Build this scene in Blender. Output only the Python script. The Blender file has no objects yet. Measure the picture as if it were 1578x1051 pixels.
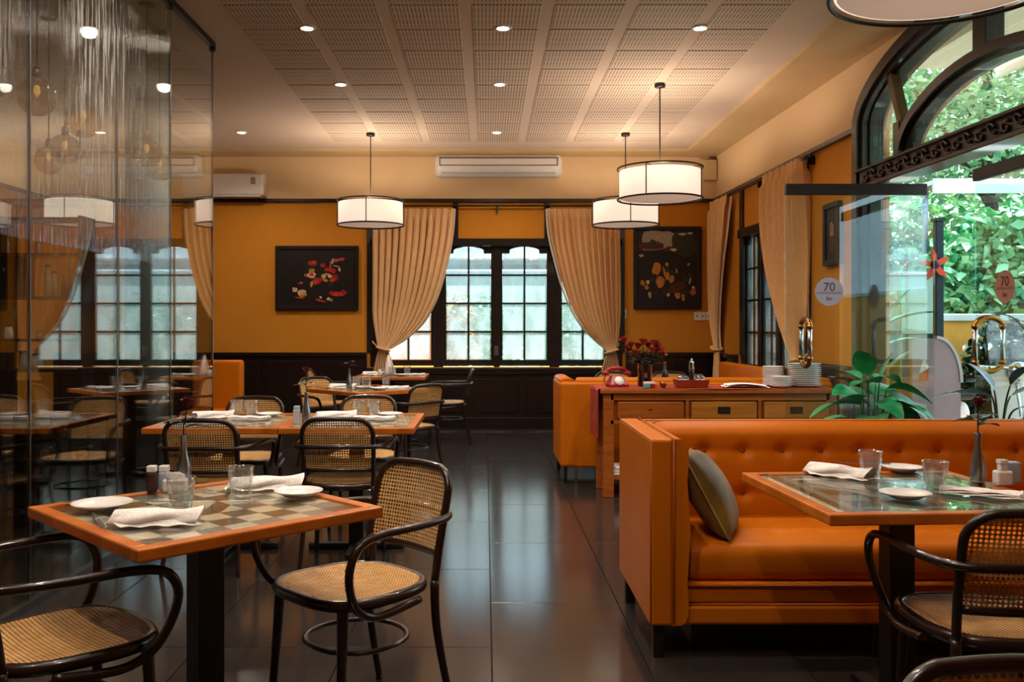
import bpy, bmesh, math, random
from mathutils import Vector, Matrix
random.seed(7)
PI = math.pi
S = bpy.context.scene
COL = S.collection

# ------------------------------------------------------------------ camera, world, sun, exposure
F, VX, VY, H = 1400.0, 748.0, 503.0, 1.30          # focal length in pixels, vanishing point, eye height
D = 11.59                                          # back wall distance
HC = 3.494                                         # ceiling height
cam = bpy.data.cameras.new('camera')
camo = bpy.data.objects.new('camera', cam); COL.objects.link(camo)
camo.location = (0, 0, H); camo.rotation_euler = (PI/2, 0, 0)
cam.sensor_width = 36; cam.lens = 36*F/1578
cam.shift_x = (789-VX)/1578; cam.shift_y = (VY-525.5)/1578
cam.clip_start = .05; cam.clip_end = 200
S.camera = camo
S.view_settings.view_transform = 'Standard'; S.view_settings.look = 'None'
S.view_settings.gamma = 1; S.view_settings.use_curve_mapping = False
S.view_settings.exposure = 0.55
w = bpy.data.worlds.new('sky'); S.world = w; w.use_nodes = True
wn = w.node_tree; bg = wn.nodes['Background']
bg.inputs[0].default_value = (.66, .86, 1.0, 1); bg.inputs[1].default_value = 2.3
sun = bpy.data.lights.new('sun', 'SUN'); sun.energy = 16; sun.angle = .012; sun.color = (1, .97, .9)
suno = bpy.data.objects.new('sun', sun); COL.objects.link(suno)
suno.rotation_euler = Vector((-.28, -.30, -1)).to_track_quat('-Z', 'Y').to_euler()
suno.location = (4, 12, 9)
cy = S.cycles
cy.use_denoising = True
cy.max_bounces = 10; cy.diffuse_bounces = 4; cy.glossy_bounces = 4; cy.transmission_bounces = 8; cy.transparent_max_bounces = 16
cy.caustics_reflective = False; cy.caustics_refractive = False
cy.sample_clamp_indirect = 4.0

def hp(px, py, h):
    "a point at height h seen at picture position px, py"
    z = (H-h)*F/(py-VY); return Vector(((px-VX)*z/F, z, h))
def dp(px, py, z):
    return Vector(((px-VX)*z/F, z, H-(py-VY)*z/F))

# ------------------------------------------------------------------ materials
def lin(c):
    if isinstance(c, str):
        c = [int(c[i:i+2], 16)/255 for i in (0, 2, 4)]
        c = [x/12.92 if x <= .04045 else ((x+.055)/1.055)**2.4 for x in c]
    return (c[0], c[1], c[2], 1)
MATS = {}
def mat(name, base, rough=.5, metal=0, base2=None, scale=4, stretch=(1, 1, 1), bump=0, bscale=60, coat=0,
        emit=None, estr=0, sheen=0, trans=0, ior=1.45, spec=.5, island=False, detail=3, subs=0):
    m = bpy.data.materials.new(name); m.use_nodes = True; nt = m.node_tree; N = nt.nodes; L = nt.links
    b = N['Principled BSDF']
    b.inputs['Base Color'].default_value = lin(base); b.inputs['Roughness'].default_value = rough
    b.inputs['Metallic'].default_value = metal; b.inputs['Coat Weight'].default_value = coat
    b.inputs['Specular IOR Level'].default_value = spec
    b.inputs['Sheen Weight'].default_value = sheen; b.inputs['Transmission Weight'].default_value = trans
    b.inputs['IOR'].default_value = ior
    if emit: b.inputs['Emission Color'].default_value = lin(emit); b.inputs['Emission Strength'].default_value = estr
    tc = N.new('ShaderNodeTexCoord'); mp = N.new('ShaderNodeMapping'); mp.inputs['Scale'].default_value = stretch
    L.new(tc.outputs['Object'], mp.inputs[0])
    if base2 is not None:
        mx = N.new('ShaderNodeMix'); mx.data_type = 'RGBA'
        mx.inputs[6].default_value = lin(base); mx.inputs[7].default_value = lin(base2)
        if island:
            g = N.new('ShaderNodeNewGeometry'); L.new(g.outputs['Random Per Island'], mx.inputs[0])
        else:
            t = N.new('ShaderNodeTexNoise'); t.inputs['Scale'].default_value = scale; t.inputs['Detail'].default_value = detail
            L.new(mp.outputs[0], t.inputs[0])
            r = N.new('ShaderNodeMapRange'); r.inputs[1].default_value = .3; r.inputs[2].default_value = .7
            L.new(t.outputs[0], r.inputs[0]); L.new(r.outputs[0], mx.inputs[0])
        L.new(mx.outputs[2], b.inputs['Base Color'])
    if bump:
        t = N.new('ShaderNodeTexNoise'); t.inputs['Scale'].default_value = bscale; t.inputs['Detail'].default_value = 2
        L.new(mp.outputs[0], t.inputs[0])
        bp = N.new('ShaderNodeBump'); bp.inputs['Strength'].default_value = bump; bp.inputs['Distance'].default_value = .01
        L.new(t.outputs[0], bp.inputs['Height']); L.new(bp.outputs[0], b.inputs['Normal'])
    MATS[name] = m
    return m

def plaster():
    m = mat('plaster', 'd08a22', .85, base2='c8821e', scale=1.2, bump=.15, bscale=25)
    N, L = m.node_tree.nodes, m.node_tree.links; b = N['Principled BSDF']
    g = N.new('ShaderNodeNewGeometry'); s = N.new('ShaderNodeSeparateXYZ'); L.new(g.outputs['Position'], s.inputs[0])
    c = N.new('ShaderNodeMath'); c.operation = 'GREATER_THAN'; c.inputs[1].default_value = 2.906; L.new(s.outputs[2], c.inputs[0])
    mx = N.new('ShaderNodeMix'); mx.data_type = 'RGBA'; mx.inputs[7].default_value = lin('e4c598')
    old = b.inputs['Base Color'].links[0].from_socket
    L.new(c.outputs[0], mx.inputs[0]); L.new(old, mx.inputs[6]); L.new(mx.outputs[2], b.inputs['Base Color'])
    return m
PLASTER = plaster()
def slotted():
    m = mat('slotted_board', 'd2c0ae', .8)
    N, L = m.node_tree.nodes, m.node_tree.links; b = N['Principled BSDF']
    tc = N.new('ShaderNodeTexCoord'); s = N.new('ShaderNodeSeparateXYZ'); L.new(tc.outputs['Object'], s.inputs[0])
    def M(op, a, bb):
        n = N.new('ShaderNodeMath'); n.operation = op
        for i, v in enumerate((a, bb)):
            if v is None: continue
            if isinstance(v, (int, float)): n.inputs[i].default_value = v
            else: L.new(v, n.inputs[i])
        return n.outputs[0]
    fx = M('FRACT', M('MULTIPLY', M('ADD', s.outputs[0], 10), 38), None)
    fy = M('FRACT', M('MULTIPLY', M('ADD', s.outputs[1], 10.06), 8.4), None)
    hole = M('MULTIPLY', M('LESS_THAN', M('ABSOLUTE', M('SUBTRACT', fx, .5), None), .21), M('LESS_THAN', M('ABSOLUTE', M('SUBTRACT', fy, .5), None), .43))
    mx = N.new('ShaderNodeMix'); mx.data_type = 'RGBA'; mx.inputs[6].default_value = lin('d2c0ae'); mx.inputs[7].default_value = lin('94806c')
    L.new(hole, mx.inputs[0]); L.new(mx.outputs[2], b.inputs['Base Color'])
    return m
SLOT = slotted()
CEIL = mat('ceiling_paint', 'd2c0ae', .85, base2='cdb9a5', scale=1)
SOFFIT = mat('soffit_paint', 'd0b488', .85, base2='cbae80', scale=1)
DARK = mat('dark_lacquer_wood', '1d1312', .32, base2='140c0c', scale=6, stretch=(1, 1, .15), bump=.05, coat=.3)
CARVE = mat('carved_dark_wood', '2c1d18', .35, base2='150d0b', scale=20, bump=.3, bscale=40)
BENT = mat('dark_bentwood', '1c0f0b', .3, base2='2a1710', scale=10, stretch=(1, 1, .3), coat=.4)
CANE = mat('woven_cane', 'e2b474', .55, base2='cf9a52', scale=30, bump=.3, bscale=250)
TWOOD = mat('table_edge_wood', 'cc7222', .33, base2='a85512', scale=9, stretch=(1, 1, 1), coat=.12, bump=.05, spec=.35)
CWOOD = mat('console_pine', 'b5621d', .42, base2='94480f', scale=5, stretch=(.6, 3, 7), coat=.2)
DWOOD = mat('drawer_pine', 'c07a2a', .42, base2='a86014', scale=5, stretch=(.6, 3, 7), coat=.2)
LEATHER = mat('orange_leather', 'c66c0e', .38, base2='ba6208', scale=3, bump=.12, bscale=220, spec=.2)
PIPING = mat('leather_piping', 'a04a08', .4, base2='8c3e06', scale=9)
DRAPE = mat('cream_curtain_cloth', 'ecc490', .75, base2='e2b67e', scale=60, stretch=(1, 1, .2), sheen=.3)
LINING = mat('pale_curtain_lining', 'e4dccf', .8, base2='dcd2c2', scale=20)
CERAMIC = mat('white_ceramic', 'f0ecea', .18, base2='e9e4e2', scale=4, coat=.4)
LINEN = mat('white_linen', 'f8f3f1', .85, base2='ece5e2', scale=60, bump=.25, bscale=120)
CHROME = mat('chrome', 'c9cdd2', .12, 1, base2='b9bdc4', scale=5)
STEEL = mat('brushed_steel', '9aa0a6', .28, 1, base2='8a9096', scale=12)
BRASS = mat('brass', 'b07a3c', .25, 1, base2='8d5a2a', scale=12)
BLACK = mat('black_metal', '120c0b', .45, 0, base2='181110', scale=9)
SHELL = mat('white_plastic', 'e2ddd8', .4, base2='dcd6d0', scale=2)
RED = mat('red_plastic', 'a01a1c', .3, base2='8c1216', scale=5, coat=.3)
REDCLOTH = mat('red_runner_cloth', 'a33a1c', .8, base2='8d2a18', scale=12, bump=.2)
REDBOX = mat('red_tray_paint', '9c3a18', .45, base2='83290f', scale=8)
OLIVE = mat('olive_velvet', '80641c', .55, base2='43340e', scale=5, sheen=.15)
SHADE = mat('lit_drum_fabric', 'f3e2d0', .8, base2='efdcc8', scale=3, emit='ffe3cd', estr=.62)
DIFF = mat('lit_diffuser', 'e8d8c8', .7, base2='e2d0be', scale=3, emit='ffdcc2', estr=.2)
LAMPON = mat('downlight_lens', 'fff6ea', .5, emit='fff0dc', estr=14, base2='fff0e0')
CREAM = mat('cream_stone', 'ece2c8', .35, base2='c9bda2', scale=8)
OLIVET = mat('olive_stone', '5a4a24', .35, base2='45391c', scale=8)
GREYT = mat('grey_stone', '8b8f88', .35, base2='787c76', scale=8)
BROWNT = mat('brown_stone', '6e3d1c', .35, base2='5a3016', scale=8)
TILE = mat('charcoal_floor_tile', '2a2524', .145, base2='35302d', scale=2.5, bump=.02, bscale=30, spec=.95, detail=5)
GROUT = mat('dark_grout', '14110f', .8, base2='1b1714', scale=30)
LEAFB = mat('bright_leaf', '2f8f5c', .35, base2='9fd8a8', island=True)
LEAFD = mat('dark_leaf', '17402a', .3, base2='0d2418', island=True)
LEAFP = mat('lily_leaf', '2aa060', .3, base2='126a42', scale=14)
LEAFT = mat('tree_leaf', '3c9a68', .45, base2='c8e8b4', island=True)
BARK = mat('bark', '5c5248', .9, base2='3a342c', scale=8, stretch=(1, 1, .2), bump=.6, bscale=20)
BLACKLEAF = mat('near_black_leaf', '140a0c', .5, base2='22100f', scale=9)
ROSE = mat('dark_red_petals', '7a1222', .5, base2='4c0814', scale=20)
ROSE2 = mat('orange_red_petals', 'b03a28', .5, base2='7c1616', scale=20)
OUTW = mat('yellow_garden_wall', 'e2a848', .8, base2='cf943a', scale=3, bump=.3)
PALEW = mat('pale_outdoor_wall', 'cfdcdc', .8, base2='bccaca', scale=2)
GRAVEL = mat('pale_paving', '70756a', .9, base2='5c6056', scale=12)
PINKG = mat('pinkish_grey_paint', 'ab98a0', .5, base2='a08e96', scale=3)
TEALM = mat('dark_teal_metal', '12333c', .4, .3, base2='0e2830', scale=5)
ORANGEP = mat('orange_paint', 'e04a12', .4, base2='c83c0c', scale=5)
SCREEN = mat('picture_ground', '100a0a', .45, base2='1a0f0c', scale=4)
WATERY = mat('blue_white_plastic', 'b8c8d8', .4, base2='a8b8c8', scale=4)
TEALC = mat('teal_cloth', '4fb0b8', .6, base2='3a98a4', scale=6)

def thin_glass(name, tint=(.93, .98, .97), k=1.9, frost=0, bumps=0, bstretch=(1, 1, 1), frough=.0, frostc=(.45, .54, .58)):
    m = bpy.data.materials.new(name); m.use_nodes = True; N = m.node_tree.nodes; L = m.node_tree.links
    N.remove(N['Principled BSDF']); out = N['Material Output']
    tr = N.new('ShaderNodeBsdfTransparent'); tr.inputs[0].default_value = (*tint, 1)
    gl = N.new('ShaderNodeBsdfGlossy'); gl.inputs['Roughness'].default_value = frough; gl.inputs[0].default_value = (1, 1, 1, 1)
    fr = N.new('ShaderNodeFresnel'); geo = N.new('ShaderNodeNewGeometry')
    im = N.new('ShaderNodeMapRange'); im.inputs[3].default_value = 1.5; im.inputs[4].default_value = 1/1.5
    L.new(geo.outputs['Backfacing'], im.inputs[0]); L.new(im.outputs[0], fr.inputs[0])
    mu = N.new('ShaderNodeMath'); mu.operation = 'MULTIPLY'; mu.inputs[1].default_value = k; mu.use_clamp = True
    L.new(fr.outputs[0], mu.inputs[0])
    mx = N.new('ShaderNodeMixShader'); L.new(mu.outputs[0], mx.inputs[0]); L.new(tr.outputs[0], mx.inputs[1]); L.new(gl.outputs[0], mx.inputs[2])
    last = mx
    tc = N.new('ShaderNodeTexCoord'); mp = N.new('ShaderNodeMapping'); mp.inputs['Scale'].default_value = bstretch
    L.new(tc.outputs['Object'], mp.inputs[0])
    no = N.new('ShaderNodeTexNoise'); no.inputs['Scale'].default_value = 7; no.inputs['Detail'].default_value = 4; L.new(mp.outputs[0], no.inputs[0])
    if bumps:
        bp = N.new('ShaderNodeBump'); bp.inputs['Strength'].default_value = bumps; bp.inputs['Distance'].default_value = .02
        L.new(no.outputs[0], bp.inputs['Height']); L.new(bp.outputs[0], gl.inputs['Normal'])
    if frost:
        tl = N.new('ShaderNodeBsdfTranslucent'); tl.inputs[0].default_value = (*frostc, 1)
        m2 = N.new('ShaderNodeMixShader')
        r = N.new('ShaderNodeMapRange'); r.inputs[1].default_value = .35; r.inputs[2].default_value = .65
        r.inputs[3].default_value = frost*.55; r.inputs[4].default_value = min(1, frost*1.4); L.new(no.outputs[0], r.inputs[0])
        L.new(r.outputs[0], m2.inputs[0]); L.new(mx.outputs[0], m2.inputs[1]); L.new(tl.outputs[0], m2.inputs[2]); last = m2
    L.new(last.outputs[0], out.inputs[0]); MATS[name] = m
    return m
def water_film():
    "water running down glass: clear film with whitish rivulets"
    m = thin_glass('water_film_glass', tint=(.93, .95, .94), k=1.1, bumps=.9, bstretch=(9, 9, .5))
    N, L = m.node_tree.nodes, m.node_tree.links; out = [n for n in N if n.type == 'OUTPUT_MATERIAL'][0]
    last = out.inputs[0].links[0].from_socket
    tc = N.new('ShaderNodeTexCoord'); mp = N.new('ShaderNodeMapping'); mp.inputs['Scale'].default_value = (1, 6.5, .42); L.new(tc.outputs['Object'], mp.inputs[0])
    n1 = N.new('ShaderNodeTexNoise'); n1.inputs['Scale'].default_value = 5.5; n1.inputs['Detail'].default_value = 6; n1.inputs['Roughness'].default_value = .62; L.new(mp.outputs[0], n1.inputs[0])
    n2 = N.new('ShaderNodeTexNoise'); n2.inputs['Scale'].default_value = 1.3; n2.inputs['Detail'].default_value = 3; L.new(tc.outputs['Object'], n2.inputs[0])
    s = N.new('ShaderNodeSeparateXYZ'); L.new(tc.outputs['Object'], s.inputs[0])
    def M(op, x, y):
        q = N.new('ShaderNodeMath'); q.operation = op; q.use_clamp = op in ('MULTIPLY',)
        for k, v in enumerate((x, y)):
            if isinstance(v, (int, float)): q.inputs[k].default_value = v
            else: L.new(v, q.inputs[k])
        return q.outputs[0]
    h = N.new('ShaderNodeMapRange'); h.inputs[1].default_value = 1.95; h.inputs[2].default_value = 2.7; L.new(s.outputs[2], h.inputs[0])
    yr = N.new('ShaderNodeMapRange'); yr.inputs[1].default_value = 5.9; yr.inputs[2].default_value = 4.9; yr.inputs[3].default_value = .35; L.new(s.outputs[1], yr.inputs[0])
    r1 = N.new('ShaderNodeMapRange'); r1.inputs[1].default_value = .48; r1.inputs[2].default_value = .58; L.new(n1.outputs[0], r1.inputs[0])
    r2 = N.new('ShaderNodeMapRange'); r2.inputs[1].default_value = .42; r2.inputs[2].default_value = .58; L.new(n2.outputs[0], r2.inputs[0])
    f = M('MULTIPLY', M('MULTIPLY', M('MULTIPLY', r1.outputs[0], r2.outputs[0]), M('MULTIPLY', h.outputs[0], yr.outputs[0])), .75)
    df = N.new('ShaderNodeBsdfDiffuse'); df.inputs[0].default_value = (.85, .86, .84, 1)
    tl = N.new('ShaderNodeBsdfTranslucent'); tl.inputs[0].default_value = (.85, .86, .84, 1)
    ad = N.new('ShaderNodeMixShader'); L.new(df.outputs[0], ad.inputs[1]); L.new(tl.outputs[0], ad.inputs[2])
    mx = N.new('ShaderNodeMixShader'); L.new(f, mx.inputs[0]); L.new(last, mx.inputs[1]); L.new(ad.outputs[0], mx.inputs[2]); L.new(mx.outputs[0], out.inputs[0])
    return m
PANE = thin_glass('rain_streaked_pane', frost=.36, k=1.1, bstretch=(1, 1, .35))
CLEARP = thin_glass('clear_door_glass', tint=(.90, .975, .975), k=1.3)
PART = thin_glass('partition_glass', tint=(.88, .92, .90), k=1.5)
WET = water_film()
TOPG = thin_glass('table_glass', tint=(.98, .99, .985), k=.75)
TUMB = thin_glass('tumbler_glass', tint=(.95, .965, .965), k=2.8, frost=.03, frostc=(.9, .9, .9))
AMBER = thin_glass('amber_globe_glass', tint=(.88, .70, .44), k=2.6)
GREENB = mat('dark_vase_glass', '12100f', .08, spec=.8, coat=.6)

# ------------------------------------------------------------------ mesh helpers
def nb(): return bmesh.new()
def I(a, b, c): return Vector((a, b, c))
def box(bm, x0, x1, y0, y1, z0, z1, bev=0, seg=2, f=None, rot=None, mi=0):
    "axis box; f maps (a,b,c) to the world; bev rounds the edges"
    vs = [bm.verts.new((x, y, z)) for x in (x0, x1) for y in (y0, y1) for z in (z0, z1)]
    fs = []
    for q in ((0, 1, 3, 2), (4, 6, 7, 5), (0, 4, 5, 1), (2, 3, 7, 6), (0, 2, 6, 4), (1, 5, 7, 3)):
        fc = bm.faces.new([vs[i] for i in q]); fc.material_index = mi; fs.append(fc)
    nv = vs
    if bev:
        es = list({e for fc in fs for e in fc.edges})
        r = bmesh.ops.bevel(bm, geom=es, offset=bev, segments=seg, profile=.5, affect='EDGES', clamp_overlap=True)
        nv = list({v for fc in r['faces'] for v in fc.verts} | {v for v in vs if v.is_valid})
        for fc in r['faces']: fc.material_index = mi
    if rot is not None:
        c = Vector(((x0+x1)/2, (y0+y1)/2, (z0+z1)/2))
        for v in nv: v.co = c + rot @ (v.co-c)
    if f:
        for v in nv: v.co = f(*v.co)
    return nv
def catmull(P, n=6, closed=False):
    P = [Vector(p) for p in P]; out = []; m = len(P)
    rng = range(m) if closed else range(m-1)
    for i in rng:
        if closed: a, b, c, d = P[(i-1) % m], P[i], P[(i+1) % m], P[(i+2) % m]
        else: a, b, c, d = P[max(i-1, 0)], P[i], P[i+1], P[min(i+2, m-1)]
        for k in range(n):
            t = k/n
            out.append(.5*((2*b)+(c-a)*t+(2*a-5*b+4*c-d)*t*t+(3*b-a-3*c+d)*t**3))
    if not closed: out.append(P[-1])
    return out
def tube(bm, P, r, seg=8, closed=False, caps=True, sx=1, sy=1, mi=0):
    P = [Vector(p) for p in P]; n = len(P)
    rs = r if isinstance(r, (list, tuple)) else [r]*n
    if len(rs) != n:
        rs = [rs[0]+(rs[-1]-rs[0])*i/(n-1) for i in range(n)]
    T = []
    for i in range(n):
        a = P[(i-1) % n] if (closed or i) else P[0]; b = P[(i+1) % n] if (closed or i < n-1) else P[-1]
        T.append((b-a).normalized())
    up = Vector((0, 0, 1)) if abs(T[0].z) < .9 else Vector((0, 1, 0))
    N = (up-T[0]*up.dot(T[0])).normalized(); rings = []
    for i in range(n):
        N = (N-T[i]*N.dot(T[i])).normalized(); B = T[i].cross(N)
        rings.append([bm.verts.new(P[i]+(N*math.cos(a)*sx+B*math.sin(a)*sy)*rs[i]) for a in (2*PI*k/seg for k in range(seg))])
    for i in range(n if closed else n-1):
        A, Bq = rings[i], rings[(i+1) % n]
        for k in range(seg):
            f = bm.faces.new((A[k], A[(k+1) % seg], Bq[(k+1) % seg], Bq[k])); f.smooth = True; f.material_index = mi
    if caps and not closed:
        bm.faces.new(rings[0][::-1]).material_index = mi; bm.faces.new(rings[-1]).material_index = mi
def lathe(bm, prof, seg=20, c=(0, 0, 0), flute=None, mi=0, squash=(1, 1)):
    c = Vector(c); rings = []
    for (r, z) in prof:
        if r < 1e-5: rings.append([bm.verts.new(c+Vector((0, 0, z)))])
        else:
            ring = []
            for k in range(seg):
                a = 2*PI*k/seg; rr = r*(flute(a, z) if flute else 1)
                ring.append(bm.verts.new(c+Vector((rr*math.cos(a)*squash[0], rr*math.sin(a)*squash[1], z))))
            rings.append(ring)
    for A, B in zip(rings, rings[1:]):
        for k in range(seg):
            k2 = (k+1) % seg
            if len(A) == 1 and len(B) == 1: continue
            q = (A[0], B[k2], B[k]) if len(A) == 1 else ((A[k], A[k2], B[0]) if len(B) == 1 else (A[k], A[k2], B[k2], B[k]))
            f = bm.faces.new(q); f.smooth = True; f.material_index = mi
def grid(bm, fn, nu, nv, mi=0, smooth=True, close_u=False):
    V = [[bm.verts.new(fn(i/nu, j/nv)) for i in range(nu if close_u else nu+1)] for j in range(nv+1)]
    for j in range(nv):
        for i in range(nu):
            i2 = (i+1) % nu if close_u else i+1
            f = bm.faces.new((V[j][i], V[j][i2], V[j+1][i2], V[j+1][i])); f.smooth = smooth; f.material_index = mi
def prism(bm, pts, c0, c1, f, mi=0):
    "flat outline pts (a,b) given thickness c0..c1, mapped by f(a,b,c)"
    A = [bm.verts.new(f(a, b, c0)) for a, b in pts]; B = [bm.verts.new(f(a, b, c1)) for a, b in pts]
    n = len(pts)
    bm.faces.new(A).material_index = mi; bm.faces.new(B[::-1]).material_index = mi
    for i in range(n): bm.faces.new((A[i], B[i], B[(i+1) % n], A[(i+1) % n])).material_index = mi
def ribbon(bm, path, w, c0, c1, f, w2=None, mi=0):
    "rectangular bar along a 2D path: offsets -w..+w2 to either side, thickness c0..c1"
    w2 = w if w2 is None else w2
    P = [Vector(p) for p in path]; n = len(P); L = []; R = []
    for i in range(n):
        t = (P[min(i+1, n-1)]-P[max(i-1, 0)]).normalized(); nn = Vector((-t.y, t.x))
        L.append(P[i]+nn*w2); R.append(P[i]-nn*w)
    V = [[bm.verts.new(f(q[0], q[1], c)) for q, c in ((L[i], c0), (R[i], c0), (R[i], c1), (L[i], c1))] for i in range(n)]
    for i in range(n-1):
        for k in range(4):
            bm.faces.new((V[i][k], V[i][(k+1) % 4], V[i+1][(k+1) % 4], V[i+1][k])).material_index = mi
    bm.faces.new(V[0]).material_index = mi; bm.faces.new(V[-1][::-1]).material_index = mi
def sphere(bm, c, r, sx=1, sy=1, sz=1, seg=12, rings=8, mi=0):
    c = Vector(c)
    prof = [(r*math.sin(PI*i/rings), -r*math.cos(PI*i/rings)*sz) for i in range(rings+1)]
    prof[0] = (0, -r*sz); prof[-1] = (0, r*sz)
    lathe(bm, prof, seg, c, squash=(sx, sy), mi=mi)

def obj(name, bm, m, parent=None, loc=None, rot=None, normals=True):
    if normals: bmesh.ops.recalc_face_normals(bm, faces=bm.faces[:])
    me = bpy.data.meshes.new(name); bm.to_mesh(me); bm.free()
    for mm in (m if isinstance(m, (list, tuple)) else [m]): me.materials.append(mm)
    o = bpy.data.objects.new(name, me); COL.objects.link(o)
    if loc is not None: o.location = loc
    if rot is not None: o.rotation_euler = rot
    if parent: o.parent = parent
    return o
def part(name, m, parent, fn, *a, **k):
    bm = nb(); fn(bm, *a, **k); return obj(name, bm, m, parent)
def pbox(name, m, parent, *a, **k): return part(name, m, parent, box, *a, **k)
def tag(o, label=None, cat=None, group=None, kind=None):
    if label: o['label'] = label
    if cat: o['category'] = cat
    if group: o['group'] = group
    if kind: o['kind'] = kind
    return o
def thing(name, label, cat, loc=(0, 0, 0), rotz=0, group=None):
    o = bpy.data.objects.new(name, None); COL.objects.link(o); o.empty_display_size = .05
    o.location = loc; o.rotation_euler = (0, 0, rotz); return tag(o, label, cat, group)
def struct(name, bm=None, m=None, parent=None):
    if bm is None:
        o = bpy.data.objects.new(name, None); COL.objects.link(o)
    else: o = obj(name, bm, m, parent)
    o['kind'] = 'structure'; return o
KIDS = {}
def dup(root, loc, rotz=0, label=None, group=None):
    if root.name not in KIDS:
        KIDS[root.name] = [(c, list(c.children)) for c in root.children]
    r = root.copy(); COL.objects.link(r); r.location = loc; r.rotation_euler = (0, 0, rotz)
    if label: r['label'] = label
    if group: r['group'] = group
    for ch, gs in KIDS[root.name]:
        c = ch.copy(); COL.objects.link(c); c.parent = r
        for g in gs:
            d = g.copy(); COL.objects.link(d); d.parent = c
    return r
first_used = set()
def place(root, loc, rotz=0, label=None, group=None):
    "first use moves the prototype itself, later uses copy it"
    if root.name not in first_used:
        first_used.add(root.name); root.location = loc; root.rotation_euler = (0, 0, rotz)
        KIDS[root.name] = [(c, list(c.children)) for c in root.children]
        if label: root['label'] = label
        if group: root['group'] = group
        return root
    return dup(root, loc, rotz, label, group)
def text(name, s, size, m, parent, M, ext=.0008, align='CENTER'):
    c = bpy.data.curves.new(name, 'FONT'); c.body = s; c.size = size; c.extrude = ext; c.align_x = align; c.align_y = 'CENTER'
    c.resolution_u = 3
    o = bpy.data.objects.new(name, c); COL.objects.link(o); c.materials.append(m)
    o.matrix_local = M; o.parent = parent
    return o

# ------------------------------------------------------------------ the room
SL = .025
_n = math.hypot(1, SL)
XC = 2.931
def rw(s, h, d=0.0):
    "right wall: s metres from the back corner towards the camera, height h, d outward"
    return Vector((XC + (s*SL + d)/_n, D + (-s + d*SL)/_n, h))
def bw(s, h, d=0.0): return Vector((s, D+d, h))
XL = -5.5; ZF = -1.6
# floor slab and tiles
floor = struct('floor', None)
b = nb(); box(b, XL-.1, 3.6, ZF-.1, D+.1, -.12, -.012)
fb = obj('floor_bed', b, GROUT, floor)
TW, TL = .597, 1.18
b = nb(); box(b, 0, TW-.004, 0, TL-.004, -.012, 0, bev=.0015, seg=1)
tile_mesh = None; first = obj('floor_tile', b, TILE, floor); tile_mesh = first.data; used = False
col_i = 0
x = .027-10*TW
while x < 3.3:
    k = int(round((x-.027)/TW)); y0 = 3.686-.0 if k < 0 else 3.686+TL/2
    y = y0 - 5*TL
    while y < D:
        if x > XL-.6 and y > ZF-.7:
            # tiles that would cross the walls are cut by them
            if not used: o = first; used = True
            else:
                o = bpy.data.objects.new('floor_tile', tile_mesh); COL.objects.link(o); o.parent = floor
            o.location = (x, y, random.uniform(-.0004, .0004))
            sx = sy = 1
            if y+TL > D: o.scale[1] = (D-y)/TL
            if x < XL: o.scale[0] = (x+TW-XL)/TW; o.location[0] = XL
            if y < ZF: o.scale[1] = (y+TL-ZF)/TL; o.location[1] = ZF
        y += TL
    x += TW
# ceiling
ceil = struct('ceiling', None)
b = nb(); box(b, XL-.1, 3.6, ZF-.1, D+.1, HC, HC+.12); obj('ceiling_board', b, CEIL, ceil)
b = nb()
prism(b, [(2.50, ZF), (2.50, D), (rw(0, 0)[0]+.05, D), (rw(D-ZF, 0)[0]+.05, ZF)], HC-.035, HC, lambda a, c, d: Vector((a, c, d)))
obj('ceiling_border', b, SOFFIT, ceil)
b = nb(); box(b, XL, 2.5, D-.38, D, HC-.03, HC); obj('ceiling_border', b, SOFFIT, ceil)
h0 = HC-H
PXS, PYS = .566, .515
b = nb(); box(b, -PXS*.42, PXS*.42, -PYS*.44, PYS*.44, HC-.006, HC+.002, bev=.002, seg=1)
first = obj('ceiling_panel', b, SLOT, ceil); used = False
x = -.135+PXS/2 - 3*PXS - PXS*0
while x < 2.3:
    y = 6.155+PYS/2 - 13*PYS
    while y < 11.0:
        if y > -.6:
            if not used: o = first; used = True
            else:
                o = bpy.data.objects.new('ceiling_panel', first.data); COL.objects.link(o); o.parent = ceil
            o.location = (x, y, 0)
        y += PYS
    x += PXS

def wall_strip(bm, s0, s1, hole, f, top=HC, t=.25, n=1, d0=0):
    "wall from s0 to s1; hole(s) gives (h_bottom, h_top) of the opening or None"
    for i in range(n):
        a = s0+(s1-s0)*i/n; c = s0+(s1-s0)*(i+1)/n
        ha, hc = hole(a), hole(c)
        if ha is None:
            box(bm, a, c, 0, top, d0, t, f=f); continue
        if ha[0] > 0: box(bm, a, c, 0, ha[0], d0, t, f=f)
        P = [(a, ha[1], ), (c, hc[1]), (c, top), (a, top)]
        prism(bm, P, d0, t, f)
NOH = lambda s: None
WS0, WS1, WB, WT = -1.47, 1.75, .78, 2.42       # back window opening
b = nb()
wall_strip(b, XL-.2, WS0, NOH, bw); wall_strip(b, WS0, WS1, lambda s: (WB, WT), bw); wall_strip(b, WS1, XC+.3, NOH, bw)
struct('wall_back', b, PLASTER)
b = nb(); box(b, XL-.2, XL, ZF-.2, D, 0, HC); struct('wall_left', b, PLASTER)
b = nb(); box(b, XL-.2, 3.8, ZF-.2, ZF, 0, HC)
struct('wall_front', b, PLASTER)
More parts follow.
